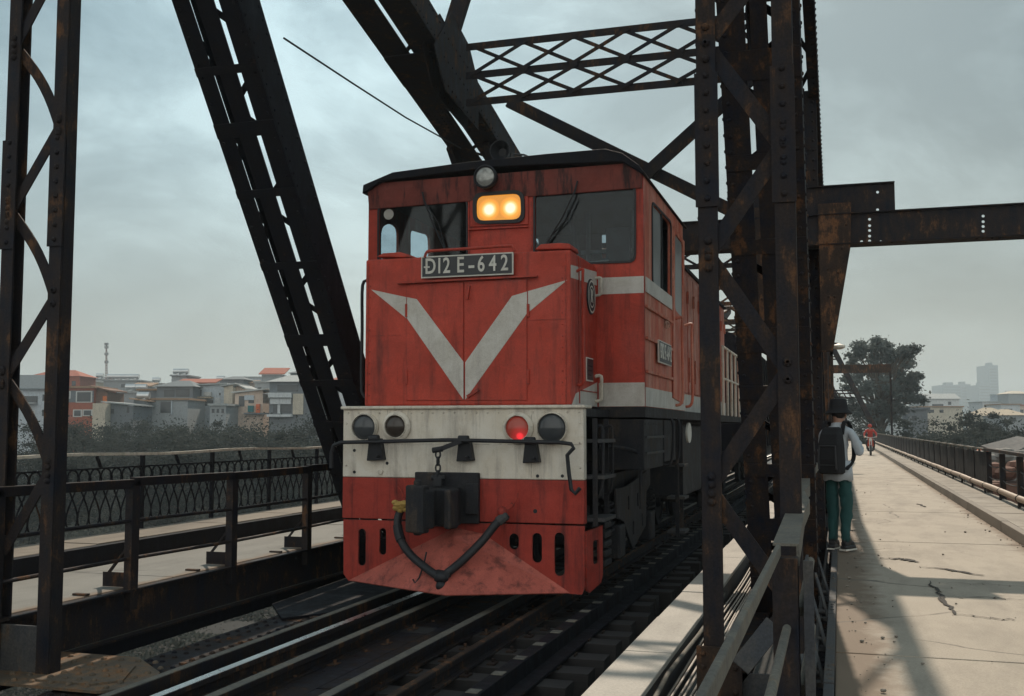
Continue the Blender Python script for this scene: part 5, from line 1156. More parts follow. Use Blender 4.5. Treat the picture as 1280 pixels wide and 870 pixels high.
def crown_points(n_clump, per, rx, ry, rz, clump, seed, gap=0.0, flat=0.6):
    r = np.random.default_rng(seed); cs = []
    while len(cs) < n_clump:
        p = r.uniform(-1, 1, 3); l = np.linalg.norm(p)
        if 0.25 < l < 1: 
            p = p * (0.72 + 0.38 * r.random()); cs.append(p * (rx, ry, rz))
    cs = np.array(cs); pts = []; 
    for c in cs:
        k = clump * r.uniform(0.5, 1.35); q = r.normal(size=(int(per * r.uniform(0.6, 1.3)), 3)); q /= np.maximum(np.linalg.norm(q, axis=1), 1e-6)[:, None]
        q *= np.minimum(np.abs(r.normal(0.0, 0.55, len(q))) + 0.12, 1.7)[:, None] * k; q[:, 2] *= flat; pts.append(q + c)
    return np.concatenate(pts), cs
def tree(name, base, h, spread, label, mat, seed, group=None, clumps=46, per=150, leaf=0.2, cat='tree', crown_h=0.62, clump=None, trunk_r=None):
    base = Vector(base); root = thing(name, tuple(base), label, cat, group)
    rz = h * crown_h / 2; cz = h - rz; pts, cs = crown_points(clumps, per, spread, spread, rz, clump or spread * 0.36, seed)
    pts = pts + np.array([base.x, base.y, base.z + cz]); rs = np.random.default_rng(seed + 5)
    me = leaf_mesh('crown', pts, leaf * rs.uniform(0.6, 1.4, len(pts)), mat); o = bpy.data.objects.new('crown', me); COL.objects.link(o); adopt(o, root)
    tr = trunk_r or h * 0.02; b = MB(); top = base + Vector((rs.uniform(-0.5, 0.5), rs.uniform(-0.5, 0.5), cz))
    b.tube([base + Vector((0, 0, -0.3)), base.lerp(top, 0.35) + Vector((rs.uniform(-0.3, 0.3), 0, 0)), base.lerp(top, 0.7), top], [tr * 1.4, tr, tr * 0.8, tr * 0.45], 8)
    for c in cs[:16]:
        e = Vector(c) + base + Vector((0, 0, cz)); s = base.lerp(top, rs.uniform(0.45, 0.9)); b.tube([s, s.lerp(e, 0.5) + Vector((0, 0, 0.25)), e], [tr * 0.4, tr * 0.25, tr * 0.08], 5)
    b.build('trunk', BARK, root, smooth=True); return root
GZ = -9.0
def ground_at(px, D):
    p = P(px, 535, D=D); return (p.x, p.y, GZ)
# big tree past the end of the right railing
def tall_tree():
    D = 118; base = P(1100, 535, D=D); base.z = GZ; root = thing('tree', tuple(base), 'tall loose crowned tree rising behind the far brown beam over the road', 'tree')
    k = D / FPX; allp = []; cents = []
    lumps = [(1098, 447, 34, 26, 20), (1070, 470, 24, 32, 14), (1122, 470, 28, 34, 18), (1090, 500, 36, 32, 22), (1128, 440, 16, 12, 8), (1080, 436, 14, 12, 8), (1103, 430, 12, 10, 6), (1136, 494, 14, 14, 7), (1140, 480, 8, 8, 4), (1147, 470, 6, 5, 3), (1146, 497, 7, 6, 3), (1120, 512, 22, 18, 12), (1062, 500, 16, 22, 9), (1130, 455, 10, 8, 5), (1140, 436, 8, 6, 4)]
    for i, (px, py, rx, rz, n) in enumerate(lumps):
        c = P(px, py, D=D + rng.uniform(-3, 3)); pts, cs = crown_points(n, 170, rx * k * 0.98, rx * k * 0.95, rz * k * 0.98, max(0.6, 8.5 * k), 200 + i); allp.append(pts + np.array(c)); cents += [Vector(q) + c for q in cs[:5]]
    pts = np.concatenate(allp); me = leaf_mesh('crown', pts, rng.uniform(0.12, 0.3, len(pts)), LEAF_T); o = bpy.data.objects.new('crown', me); COL.objects.link(o); adopt(o, root)
    b = MB(); top = P(1098, 480, D=D); b.tube([base, base.lerp(top, 0.5) + Vector((0.3, 0, 0)), top], [0.5, 0.38, 0.25], 9)
    for e in cents: s = base.lerp(top, rng.uniform(0.6, 0.98)); b.tube([s, s.lerp(e, 0.55) + Vector((0, 0, 0.4)), e], [0.17, 0.1, 0.03], 5)
    b.build('trunk', BARK, root, smooth=True)
tall_tree()
def px_tree(px, top, D, w, label, seed, mat=None, name='tree', group=None, **k):
    x, y, z = ground_at(px, D); h = P(px, top, D=D).z - GZ; return tree(name, (x, y, z), h, w, label, mat or LEAF_D, seed, group, **k)
G1 = 'dark trees on the river bank to the right'
for i, (px, top, D, wd, lab) in enumerate([(1182, 500, 98, 4.6, 'round dark tree in the middle below the far tower blocks'), (1232, 509, 104, 3.6, 'dark tree left of the ochre pointed roof'),
        (1150, 522, 92, 3.8, 'low dark tree beside the tall tree, above the boarded fence'), (1262, 522, 86, 3.0, 'small dark tree at the right edge above the market shed'), (1120, 528, 100, 4.2, 'dark tree low under the right half of the tall tree'), (1064, 522, 125, 4.5, 'dark tree low behind the man with the hat'), (1205, 530, 80, 3.4, 'dark bush-like tree over the boarded fence in front of the round tree'), (1280, 535, 78, 2.6, 'dark tree cut by the right picture edge')]):
    px_tree(px, top, D, wd, lab, 300 + i, group=G1, clumps=64, per=230, leaf=0.14, crown_h=0.8)
G2 = 'dark trees in front of the riverside houses'
labs = ['dark tree at the left edge behind the outer post', 'dark tree just right of the near left post', 'dark rounded tree below the brick house', 'bushy dark tree left of the low grey house', 'wide dark tree below the white tanks', 'dark tree below the blue grey hipped roof', 'tallest dark tree in the middle of the left bank', 'dark tree under the awning porch', 'dark tree below the narrow beige house', 'dark tree under the peach house', 'dark tree below the white balcony house', 'dark bushy tree beside the slotted diagonal', 'dark tree at the foot of the slotted diagonal', 'low dark tree between post and brick house', 'low dark tree in front of the centre houses', 'low dark tree in front of the balcony house']
spots = [(-18, 530, 118, 5), (62, 529, 112, 5), (102, 520, 108, 5.2), (135, 528, 120, 4.5), (165, 526, 126, 5.5), (205, 521, 118, 6), (240, 524, 110, 5.4), (272, 526, 122, 5), (300, 530, 116, 4.6), (325, 530, 120, 5), (362, 520, 106, 5.5), (398, 524, 110, 5), (432, 527, 116, 5.5), (85, 545, 92, 4.2), (225, 545, 95, 5), (345, 545, 92, 4.6)]
for i, ((px, top, D, wd), lab) in enumerate(zip(spots, labs)): px_tree(px, top, D, wd, lab, 400 + i, group=G2, clumps=70, per=230, leaf=0.14, crown_h=0.85)
# undergrowth on the bank, nobody could count it
def undergrowth():
    n = 330000; u = rng.random(n); ang = np.radians(rng.uniform(82, 150, n)); rr = 22 + 125 * u ** 0.75
    x, y = rr * np.cos(ang) , rr * np.sin(ang)
    xn = rng.uniform(-48, -9.5, 120000); yn = rng.uniform(12, 75, 120000); x = np.concatenate([x, xn]); y = np.concatenate([y, yn]); x2 = rng.uniform(4, 60, 60000); y2 = rng.uniform(20, 130, 60000)
    x = np.concatenate([x, x2]); y = np.concatenate([y, y2]); keep = (x < -9.5) | (x > 4); x, y = x[keep], y[keep]
    hh = 1.7 + 1.4 * np.sin(x * 0.31 + 1.3 * np.sin(y * 0.17)) * np.cos(y * 0.27 + np.sin(x * 0.21)) + 0.8 * np.sin(x * 0.9) * np.sin(y * 0.8)
    hh = np.maximum(hh, 0.45); r = np.hypot(x, y); hh = hh * np.clip((r - 20) / 60, 0.35, 1.4)
    z = GZ + hh * rng.random(len(x)) ** 0.4
    me = leaf_mesh('undergrowth', np.stack([x, y, z], 1), rng.uniform(0.09, 0.27, len(x)) * np.where(rng.random(len(x)) < 0.012, 2.6, 1.0) * np.clip(r / 90, 0.22, 1.1), LEAF_G, 0.4); o = bpy.data.objects.new('undergrowth', me); COL.objects.link(o); tag(o, kind='stuff')
undergrowth()

# ------------------------------------------------------------------ houses
WIN = plain('window_dark', (0.05, 0.055, 0.06), 0.25); FRAME = plain('window_frame_white', (0.5, 0.5, 0.48), 0.6)
HM = {}
def hm(c):
    if c not in HM: HM[c] = paint('render_%d' % len(HM), c, (0.07, 0.065, 0.06), 0.3, 0.8, 0.02)
    return HM[c]
TERRA, SLATE, TIN, RUSTTIN, CREAM_R = (0.33, 0.095, 0.055), (0.13, 0.155, 0.17), (0.34, 0.36, 0.36), (0.30, 0.19, 0.12), (0.4, 0.33, 0.24)
def house(px0, px1, top, D, wall, label, roof=None, rk='flat', rtop=None, depth=9, wins=(), tanks=0, extra=None, turn=0.0, cat='house', name='house', group='houses on the far bank'):
    """front face given in the photograph's px at distance D; wins: (px0, px1, py0, py1[, frame])"""
    p0, p1 = P(px0, 535, D=D), P(px1, 535, D=D); u = (p1 - p0); W = u.length; u.normalize(); n = Vector((-u.y, u.x, 0)); 
    if n.dot(CF) < 0: n = -n
    zt_ = P((px0 + px1) / 2, top, D=D).z; root = thing(name, (p0.x, p0.y, GZ), label, cat, group)
    o_ = Vector((p0.x, p0.y, GZ)); q = lambda a, c, z: o_ + u * a + n * c + Vector((0, 0, z - GZ))
    b = MB(); b.hexa([q(0, 0, GZ), q(W, 0, GZ), q(W, depth, GZ), q(0, depth, GZ)], [q(0, 0, zt_), q(W, 0, zt_), q(W, depth, zt_), q(0, depth, zt_)])
    wl_ = b.build('wall', hm(wall), root)
    if roof:
        zr_ = P((px0 + px1) / 2, rtop, D=D).z if rtop else zt_ + 0.2; e = 0.5; b = MB()
        if rk == 'hip':
            base = [q(-e, -e, zt_), q(W + e, -e, zt_), q(W + e, depth + e, zt_), q(-e, depth + e, zt_)]; i_ = min(W, depth) * 0.32
            tp = [q(i_, depth / 2 - 0.1, zr_), q(W - i_, depth / 2 - 0.1, zr_), q(W - i_, depth / 2 + 0.1, zr_), q(i_, depth / 2 + 0.1, zr_)]; b.hexa(base, tp)
        elif rk == 'gable':     # gable end faces the bridge
            b.hexa([q(-e, -e, zt_ - 0.1), q(W / 2, -e, zr_ - 0.2), q(W + e, -e, zt_ - 0.1), q(W + e, -e, zt_ + 0.15), q(W / 2, -e, zr_), q(-e, -e, zt_ + 0.15)], [q(-e, depth, zt_ - 0.1), q(W / 2, depth, zr_ - 0.2), q(W + e, depth, zt_ - 0.1), q(W + e, depth, zt_ + 0.15), q(W / 2, depth, zr_), q(-e, depth, zt_ + 0.15)])
            b2 = MB(); b2.prism([q(0, 0.01, zt_), q(W, 0.01, zt_), q(W / 2, 0.01, zr_ - 0.25)], n * 0.2); b2.build('gable', hm(wall), root)
        elif rk == 'ridge':
            b.hexa([q(-e, -e, zt_), q(W + e, -e, zt_), q(W + e, depth / 2, zr_), q(-e, depth / 2, zr_)], [q(-e, -e, zt_ + 0.18), q(W + e, -e, zt_ + 0.18), q(W + e, depth / 2, zr_ + 0.18), q(-e, depth / 2, zr_ + 0.18)])
        elif rk == 'shedl' or rk == 'shedr':
            za, zb = (zr_, zt_ + 0.1) if rk == 'shedl' else (zt_ + 0.1, zr_)
            b.hexa([q(-e, -e, za), q(W + e, -e, zb), q(W + e, depth, zb), q(-e, depth, za)], [q(-e, -e, za + 0.2), q(W + e, -e, zb + 0.2), q(W + e, depth, zb + 0.2), q(-e, depth, za + 0.2)])
            b2 = MB(); b2.prism([q(0, 0.01, zt_), q(W, 0.01, zt_), q(W if rk == 'shedr' else 0, 0.01, zr_)], n * 0.2); b2.build('gable', hm(wall), root)
        else: b.hexa([q(-0.3, -0.3, zt_), q(W + 0.3, -0.3, zt_), q(W + 0.3, depth, zt_), q(-0.3, depth, zt_)], [q(-0.3, -0.3, zt_ + 0.3), q(W + 0.3, -0.3, zt_ + 0.3), q(W + 0.3, depth, zt_ + 0.3), q(-0.3, depth, zt_ + 0.3)])
        b.build('roof', hm(roof), root)
    def rect(x0, x1, y0, y1, off):
        a, c = [(P(x, 535, D=D) - p0).dot(u) for x in (x0, x1)]; k = D / FPX
        za, zb = P((x0 + x1) / 2, y1, D=D).z, P((x0 + x1) / 2, y0, D=D).z; return a, c, za, zb
    for wi in wins:
        a, c, za, zb = rect(*wi[:4], 0); b = MB(); fr = len(wi) > 4
        if fr:
            t = 0.14; b.hexa([q(a - t, -0.08, za - t), q(c + t, -0.08, za - t), q(c + t, 0.0, za - t), q(a - t, 0.0, za - t)], [q(a - t, -0.08, zb + t), q(c + t, -0.08, zb + t), q(c + t, 0.0, zb + t), q(a - t, 0.0, zb + t)])
            f_ = b.build('window', FRAME if wi[4] is True else hm(wi[4]), root); b = MB(); m_ = max(1, int((c - a) / 1.1)); 
            for i in range(m_):
                s0, s1 = a + (c - a) * i / m_ + 0.05, a + (c - a) * (i + 1) / m_ - 0.05
                b.hexa([q(s0, -0.1, za), q(s1, -0.1, za), q(s1, -0.082, za), q(s0, -0.082, za)], [q(s0, -0.1, zb), q(s1, -0.1, zb), q(s1, -0.082, zb), q(s0, -0.082, zb)])
            b.build('pane', WIN, f_)
        else:
            b.hexa([q(a, -0.06, za), q(c, -0.06, za), q(c, 0.0, za), q(a, 0.0, za)], [q(a, -0.06, zb), q(c, -0.06, zb), q(c, 0.0, zb), q(a, 0.0, zb)]); b.build('window', WIN, root)
    for ex in (extra or ()):     # (kind, x0, x1, y0, y1, colour, out)
        nm, x0, x1, y0, y1, col, od = ex; a, c, za, zb = rect(x0, x1, y0, y1, 0); b = MB()
        b.hexa([q(a, -od, za), q(c, -od, za), q(c, -0.005 if od > 0 else 1.0, za), q(a, -0.005 if od > 0 else 1.0, za)], [q(a, -od, zb), q(c, -od, zb), q(c, -0.005 if od > 0 else 1.0, zb), q(a, -0.005 if od > 0 else 1.0, zb)]); b.build(nm, hm(col), root)
    for i in range(tanks):
        f = (i + 0.7) / (tanks + 0.4) * W; b = MB(); z = (zt_ if rk in ('flat',) or not roof else zt_) + 0.75; b.cyl(q(f - 0.9, 1.2, z + 0.3), q(f + 0.9, 1.2, z + 0.3), 0.55, n=14); b.box(q(f, 1.2, z).x - 0.5, q(f, 1.2, z).x + 0.5, q(f, 1.2, z).y - 0.3, q(f, 1.2, z).y + 0.3, zt_, z); b.build('water_tank', STEELT, root, smooth=True)
    return root
STEELT = plain('stainless_tank', (0.55, 0.56, 0.56), 0.28, 0.7)
GW, GD, GM, BE, PE, BR, WB = (0.55, 0.57, 0.58), (0.15, 0.165, 0.18), (0.30, 0.32, 0.33), (0.52, 0.46, 0.37), (0.60, 0.47, 0.38), (0.19, 0.11, 0.08), (0.46, 0.51, 0.55)
house(-30, 66, 487, 172, WB, 'pale blue grey house behind the near left post', SLATE, 'ridge', 468, wins=((24, 46, 495, 503), (52, 58, 493, 501), (52, 58, 512, 520), (34, 42, 514, 522, True), (10, 18, 510, 520)), extra=(('balcony', 18, 46, 503, 505, GM, 0.8),))
house(37, 98, 470, 235, TERRA, 'terracotta upper storey house with a stepped roof behind the left post', TERRA, 'hip', 461, wins=((78, 84, 476, 482), (88, 93, 476, 482)))
house(14, 33, 477, 215, TERRA, 'small terracotta house at far left', TERRA, 'gable', 469)
house(72, 116, 485, 160, TERRA, 'brick red house with white framed windows right of the near left post', RUSTTIN, 'flat', None, wins=((80, 86, 490, 497, True), (95, 113, 490, 502, True), (92, 101, 513, 520, True), (104, 114, 513, 519, True)), extra=(('grey_band', 74, 116, 488, 503, GD, 0.03),))
house(115.5, 133, 490, 161, BR, 'brown walled annex joined to the brick red house', BR, 'shedl', 483, depth=7, extra=(('tarp', 128, 133, 495, 504, (0.6, 0.17, 0.05), 0.2),))
house(115, 131, 504, 150, BE, 'small weathered beige shed below the brown annex', None)
house(131, 166, 508, 152, GD, 'low dark grey house with a pale shed roof left of centre', TIN, 'shedl', 503, wins=((138, 142, 511, 517), (158, 161, 509, 516)))
house(128, 172, 476, 240, GM, 'pale grey house with several steel water tanks', GM, 'flat', wins=((136, 139, 488, 492), (142, 145, 488, 492), (150, 156, 480, 484)), tanks=4)
house(144, 172, 476, 265, WB, 'far low blue grey block at left centre', SLATE, 'flat')
house(150, 182, 491, 185, GM, 'grey house with round tanks under its flat roof', TIN, 'flat', tanks=2, wins=((168, 174, 497, 502),))
house(172, 197, 488, 170, GD, 'dark grey house with rusty ridge left of the hipped roof', RUSTTIN, 'flat', wins=((176, 181, 492, 498),))
house(195, 240, 483, 168, GD, 'dark grey house with a pale blue hipped roof in the centre of the bank', SLATE, 'hip', 474, wins=((204, 217, 487, 496), (219, 236, 486, 496)), extra=(('balcony', 196, 240, 497, 499, GM, 0.9),))
house(180, 234, 500, 160, GM, 'lower grey house with a small balcony below the hipped roof', RUSTTIN, 'flat', wins=((183, 187, 506, 512), (200, 213, 502, 516)), extra=(('pillar', 213.5, 215, 499, 518, WB, 0.2),))
house(213, 232, 470, 215, GM, 'small rooftop tower carrying two shining water tanks', GM, 'flat', tanks=2)
house(222, 266, 479, 205, TERRA, 'house with a low orange tiled roof behind the centre', TERRA, 'ridge', 473)
house(239, 280, 483, 172, WB, 'blue grey house with an awning porch and a tank', TIN, 'shedr', 480, wins=((240, 251, 487, 495), (240, 266, 500, 507), (273, 275, 491, 494)), extra=(('awning', 236, 266, 496, 498, CREAM_R, 1.6), ('tank_stand', 255, 264, 490, 495, (0.5, 0.5, 0.48), 0.6), ('panel', 268, 275, 497, 508, GW, 0.05), ('sign_board', 231, 256, 511, 515, (0.36, 0.31, 0.22), 0.3)))
house(274, 303, 474, 225, GD, 'dark house under a grey hipped roof, upper right of centre', SLATE, 'hip', 469)
house(302, 328, 472, 260, WB, 'pale far block between the grey roof and the terracotta roof', TIN, 'flat')
house(279, 290, 484, 168, BE, 'narrow beige wall with a pale metal roof, beside the peach house', TIN, 'shedr', 480)
house(290, 303, 486, 170, PE, 'narrow gabled house next to the peach house', TIN, 'gable', 480)
house(293, 328, 492, 163, PE, 'peach house with a white shed roof and a teal tarp', (0.5, 0.5, 0.48), 'shedr', 487, wins=((298, 305, 495, 508), (310, 317, 500, 504)), extra=(('blind', 305, 317, 494, 500, WB, 0.2), ('teal_tarp', 310, 317, 507, 515, (0.02, 0.16, 0.17), 0.4), ('orange_tarp', 320, 325, 505, 516, (0.62, 0.14, 0.05), 0.4), ('ledge', 306, 336, 516, 518, GD, 0.8)))
house(326, 352, 468, 205, GM, 'tall grey house with a bright terracotta roof', TERRA, 'ridge', 459, wins=((330, 334, 482, 487),))
house(318, 340, 478, 190, GM, 'grey flat roofed block left of the terracotta roof', TIN, 'flat', wins=((322, 326, 484, 489),))
house(336, 388, 477, 160, GD, 'grey house with white balcony and a pale hipped roof near the diagonal', TIN, 'hip', 467, wins=((346, 372, 481, 489), (341, 346, 506, 516), (350, 364, 506, 516)), extra=(('white_parapet', 336, 365, 491, 497, GW, 0.9), ('white_blind', 338, 364, 498, 505, GW, 0.5), ('balcony', 335, 366, 518, 521, GW, 1.0), ('curtain', 366, 379, 492, 518, BE, 0.3), ('column', 347, 350, 505, 517, GW, 0.3)))
house(380, 412, 485, 165, GM, 'grey rendered house right beside the slotted diagonal', SLATE, 'flat', wins=((388, 391, 507, 513, True), (384, 388, 492, 497)))
house(362, 402, 466, 215, SLATE, 'dark slate roofed house behind the balcony house', SLATE, 'hip', 460)
house(400, 450, 478, 200, GW, 'pale house glimpsed between the diagonal and the cab', TERRA, 'hip', 470, wins=((415, 420, 490, 496),))
house(-60, 20, 480, 200, GM, 'grey house cut by the left picture edge', SLATE, 'ridge', 472)
house(-70, -10, 484, 190, PE, 'peach block beyond the left picture edge', TIN, 'flat')
for i, (a, c, tp, D, wl_, lb, rf, kd, rt) in enumerate([(98, 114, 477, 250, BE, 'cream house peeking over the brick red house', TIN, 'flat', None), (112, 130, 474, 275, GW, 'pale far house right of the brick red house', SLATE, 'hip', 470), (164, 186, 483, 230, GM, 'small grey house with rust roof behind the low sheds', RUSTTIN, 'ridge', 478),
        (184, 200, 480, 245, BE, 'beige far house left of the rooftop tank tower', TIN, 'flat', None), (232, 246, 476, 285, GW, 'white far house just right of the tank tower', SLATE, 'flat', None), (262, 284, 478, 240, GM, 'grey far house between orange roof and grey hipped roof', TIN, 'gable', 473),
        (300, 316, 479, 230, PE, 'small peach house over the white shed roof', RUSTTIN, 'ridge', 475), (166, 184, 503, 158, GD, 'dark shack with rust roof below the round tanks', RUSTTIN, 'shedl', 499), (262, 282, 507, 156, GM, 'grey yard wall house under the awning porch', TIN, 'flat', None), (364, 384, 482, 185, WB, 'blue grey house behind the balcony house', TIN, 'shedr', 477), (60, 76, 478, 255, GW, 'pale house hidden behind the near left post', TIN, 'flat', None)]):
    ww_ = [(a + (c - a) * f, a + (c - a) * (f + 0.16), tp + 4, tp + 9) + ((True,) if i % 3 == 0 else ()) for f in (0.12, 0.42, 0.72)]
    house(a, c, tp, D, wl_, lb, rf, kd, rt, wins=ww_, tanks=i % 2)
mast = thing('radio_mast', tuple(P(133, 535, D=260)), 'thin lattice radio mast above the left rooftops', 'mast')
b = MB(); mb_, mt = P(133, 480, D=260), P(133, 430, D=260)
for k in range(3):
    a = k * 2.094; o1 = Vector((math.cos(a), math.sin(a), 0)); b.tube([mb_ + o1 * 0.35, mt + o1 * 0.12], 0.06, 5)
for k in range(16):
    z = k / 16; c = mb_.lerp(mt, z); r_ = 0.36 - 0.2 * z
    for j in range(3): a, a2 = j * 2.094, (j + 1) * 2.094; b.tube([c + Vector((math.cos(a), math.sin(a), 0)) * r_, mb_.lerp(mt, z + 0.05) + Vector((math.cos(a2), math.sin(a2), 0)) * r_], 0.035, 4)
b.build('lattice', plain('mast_paint', (0.2, 0.12, 0.11), 0.6), mast)
b = MB()
for t in (0.55, 0.75, 0.92, 1.0): c = mb_.lerp(mt, t); b.box(c.x - 0.45, c.x + 0.45, c.y - 0.2, c.y + 0.2, c.z - 0.3, c.z + 0.3)
b.build('antenna', GD and hm(GM), mast)
GRP = 'houses beyond the right bank'
for a in [((1150, 1162, 499, 330, GM, 'small grey house just right of the tall tree', TIN, 'flat'), {}), ((1158, 1200, 499, 330, GW, 'pale wide house right of the tall tree with a stepped roof', TIN, 'ridge', 492), dict(wins=((1166, 1180, 505, 509), (1186, 1190, 502, 506)))),
          ((1153, 1204, 509, 260, BE, 'low beige building under the pale wide house', RUSTTIN, 'flat'), dict(wins=((1160, 1168, 512, 516), (1175, 1180, 512, 516)))),
          ((1229, 1252, 503, 300, GW, 'white house with a window row below the tallest tower', TIN, 'flat'), dict(wins=((1231, 1235, 506, 509), (1238, 1242, 506, 509), (1245, 1248, 506, 509)))),
          ((1252, 1276, 506, 280, GW, 'white house with a brown roof band at right', RUSTTIN, 'flat'), dict(wins=((1256, 1266, 511, 514),))),
          ((1252, 1274, 493, 420, WB, 'bluish house with rooftop tower below the tall tower', WB, 'flat'), dict(wins=((1256, 1262, 495, 498),), tanks=1)),
          ((1262, 1290, 492, 400, GM, 'domed grey house at the right edge of the skyline', BE, 'hip', 488), dict()),
          ((1272, 1300, 507, 310, PE, 'peach house cut by the right picture edge', TERRA, 'flat'), dict(wins=((1276, 1280, 512, 517),))),
          ((1256, 1284, 519, 200, GM, 'house under an ochre pointed roof at right', CREAM_R, 'hip', 511), dict(wins=((1262, 1270, 522, 527),))),
          ((1233, 1262, 518, 215, BE, 'house with an ochre hipped roof beside the dark trees', CREAM_R, 'hip', 509), dict()),
          ((1136, 1160, 512, 150, GD, 'dark shed between the tall tree and the round tree', GD, 'flat'), dict(wins=((1140, 1146, 520, 526),))),
          ((1112, 1128, 522, 135, GW, 'tiny white hut under the tall tree', None), dict()),
          ((1058, 1072, 520, 180, GW, 'pale house behind the hat of the standing man', TIN, 'flat'), dict())]:
    house(*a[0], group=GRP, **a[1])
TOWER = plain('tower_facade', (0.08, 0.105, 0.125), 0.5, var=0.1)
def tower(px0, px1, top, D, label):
    p0, p1 = P(px0, 535, D=D), P(px1, 535, D=D); u = p1 - p0; W = u.length; u.normalize(); n = Vector((-u.y, u.x, 0)); z = P((px0 + px1) / 2, top, D=D).z
    root = thing('tower_block', (p0.x, p0.y, GZ), label, 'tower block', 'hazy tower blocks on the right skyline'); o_ = Vector((p0.x, p0.y, 0)); q = lambda a, c, zz: o_ + u * a + n * c + Vector((0, 0, zz))
    b = MB(); b.hexa([q(0, 0, GZ), q(W, 0, GZ), q(W, 40, GZ), q(0, 40, GZ)], [q(0, 0, z), q(W, 0, z), q(W, 40, z), q(0, 40, z)]); b.hexa([q(W * .3, 8, z), q(W * .7, 8, z), q(W * .7, 20, z), q(W * .3, 20, z)], [q(W * .3, 8, z + 4), q(W * .7, 8, z + 4), q(W * .7, 20, z + 4), q(W * .3, 20, z + 4)]); b.build('wall', TOWER, root)
    b = MB(); zz = 8.0
    while zz < z - 3: b.hexa([q(1, -0.3, zz), q(W - 1, -0.3, zz), q(W - 1, -0.05, zz), q(1, -0.05, zz)], [q(1, -0.3, zz + 1.6), q(W - 1, -0.3, zz + 1.6), q(W - 1, -0.05, zz + 1.6), q(1, -0.05, zz + 1.6)]); zz += 4.2
    b.build('window_band', WIN, root)
for a in ((1180, 1203, 481, 1500, 'hazy wide block, leftmost of the skyline towers'), (1203, 1215, 480, 1540, 'hazy block with a raised corner, second from the left'), (1213, 1225, 487, 1600, 'hazy lower block in the skyline gap left of the step'), (1225, 1240, 481, 1480, 'hazy block joined to the left of the tallest tower'), (1238.5, 1250, 456, 1500, 'tallest slim hazy tower on the right skyline')): tower(*a)
# market shed with tarpaulins under the right bank trees
ms = thing('market_shed', tuple(P(1250, 560, D=60)), 'dark tin market shed with teal and orange tarpaulins beyond the right fence', 'shed'); D = 62
def sheet(name, pts, col, parent, th=0.12):
    b = MB(); v = [P(x, y, D=d) for x, y, d in pts]; b.prism(v, (0, 0, -th)); b.build(name, hm(col), parent)
sheet('roof', [(1226, 557, 58), (1272, 545, 66), (1300, 550, 60), (1262, 568, 52)], (0.045, 0.048, 0.05), ms)
sheet('tarp', [(1240, 562, 57), (1262, 549, 63), (1262, 560, 62), (1240, 566, 56)], (0.02, 0.15, 0.13), ms); sheet('tarp', [(1221, 562, 58), (1240, 557, 62), (1236, 566, 57), (1224, 567, 56)], (0.6, 0.13, 0.05), ms); sheet('tarp', [(1262, 563, 60), (1290, 559, 64), (1290, 566, 60), (1266, 568, 57)], (0.5, 0.16, 0.09), ms)
b = MB()
for px in (1228, 1250, 1270, 1290): p = P(px, 560, D=58); b.box(p.x - 0.06, p.x + 0.06, p.y - 0.06, p.y + 0.06, GZ, p.z)
b.build('post', S_DARK, ms)
for px, py, D_, c, lab in ((1244, 575, 46, (0.2, 0.19, 0.175), 'pale heap of sacks on the bank beyond the open fence'), (1262, 590, 42, (0.17, 0.08, 0.055), 'reddish heap of goods on the bank beyond the open fence')):
    b = MB(); p = P(px, py, D=D_)
    for i in range(14): b.ball((p.x + rng.normal() * 0.7, p.y + rng.normal() * 0.9, p.z - 0.2 + rng.random() * 0.5), 0.35, 8, (1.2, 1, 0.7))
    b.box(p.x - 1.4, p.x + 1.4, p.y - 1.5, p.y + 1.5, GZ, p.z - 0.4); tag(b.build('goods_heap', hm(c)), lab, 'heap')

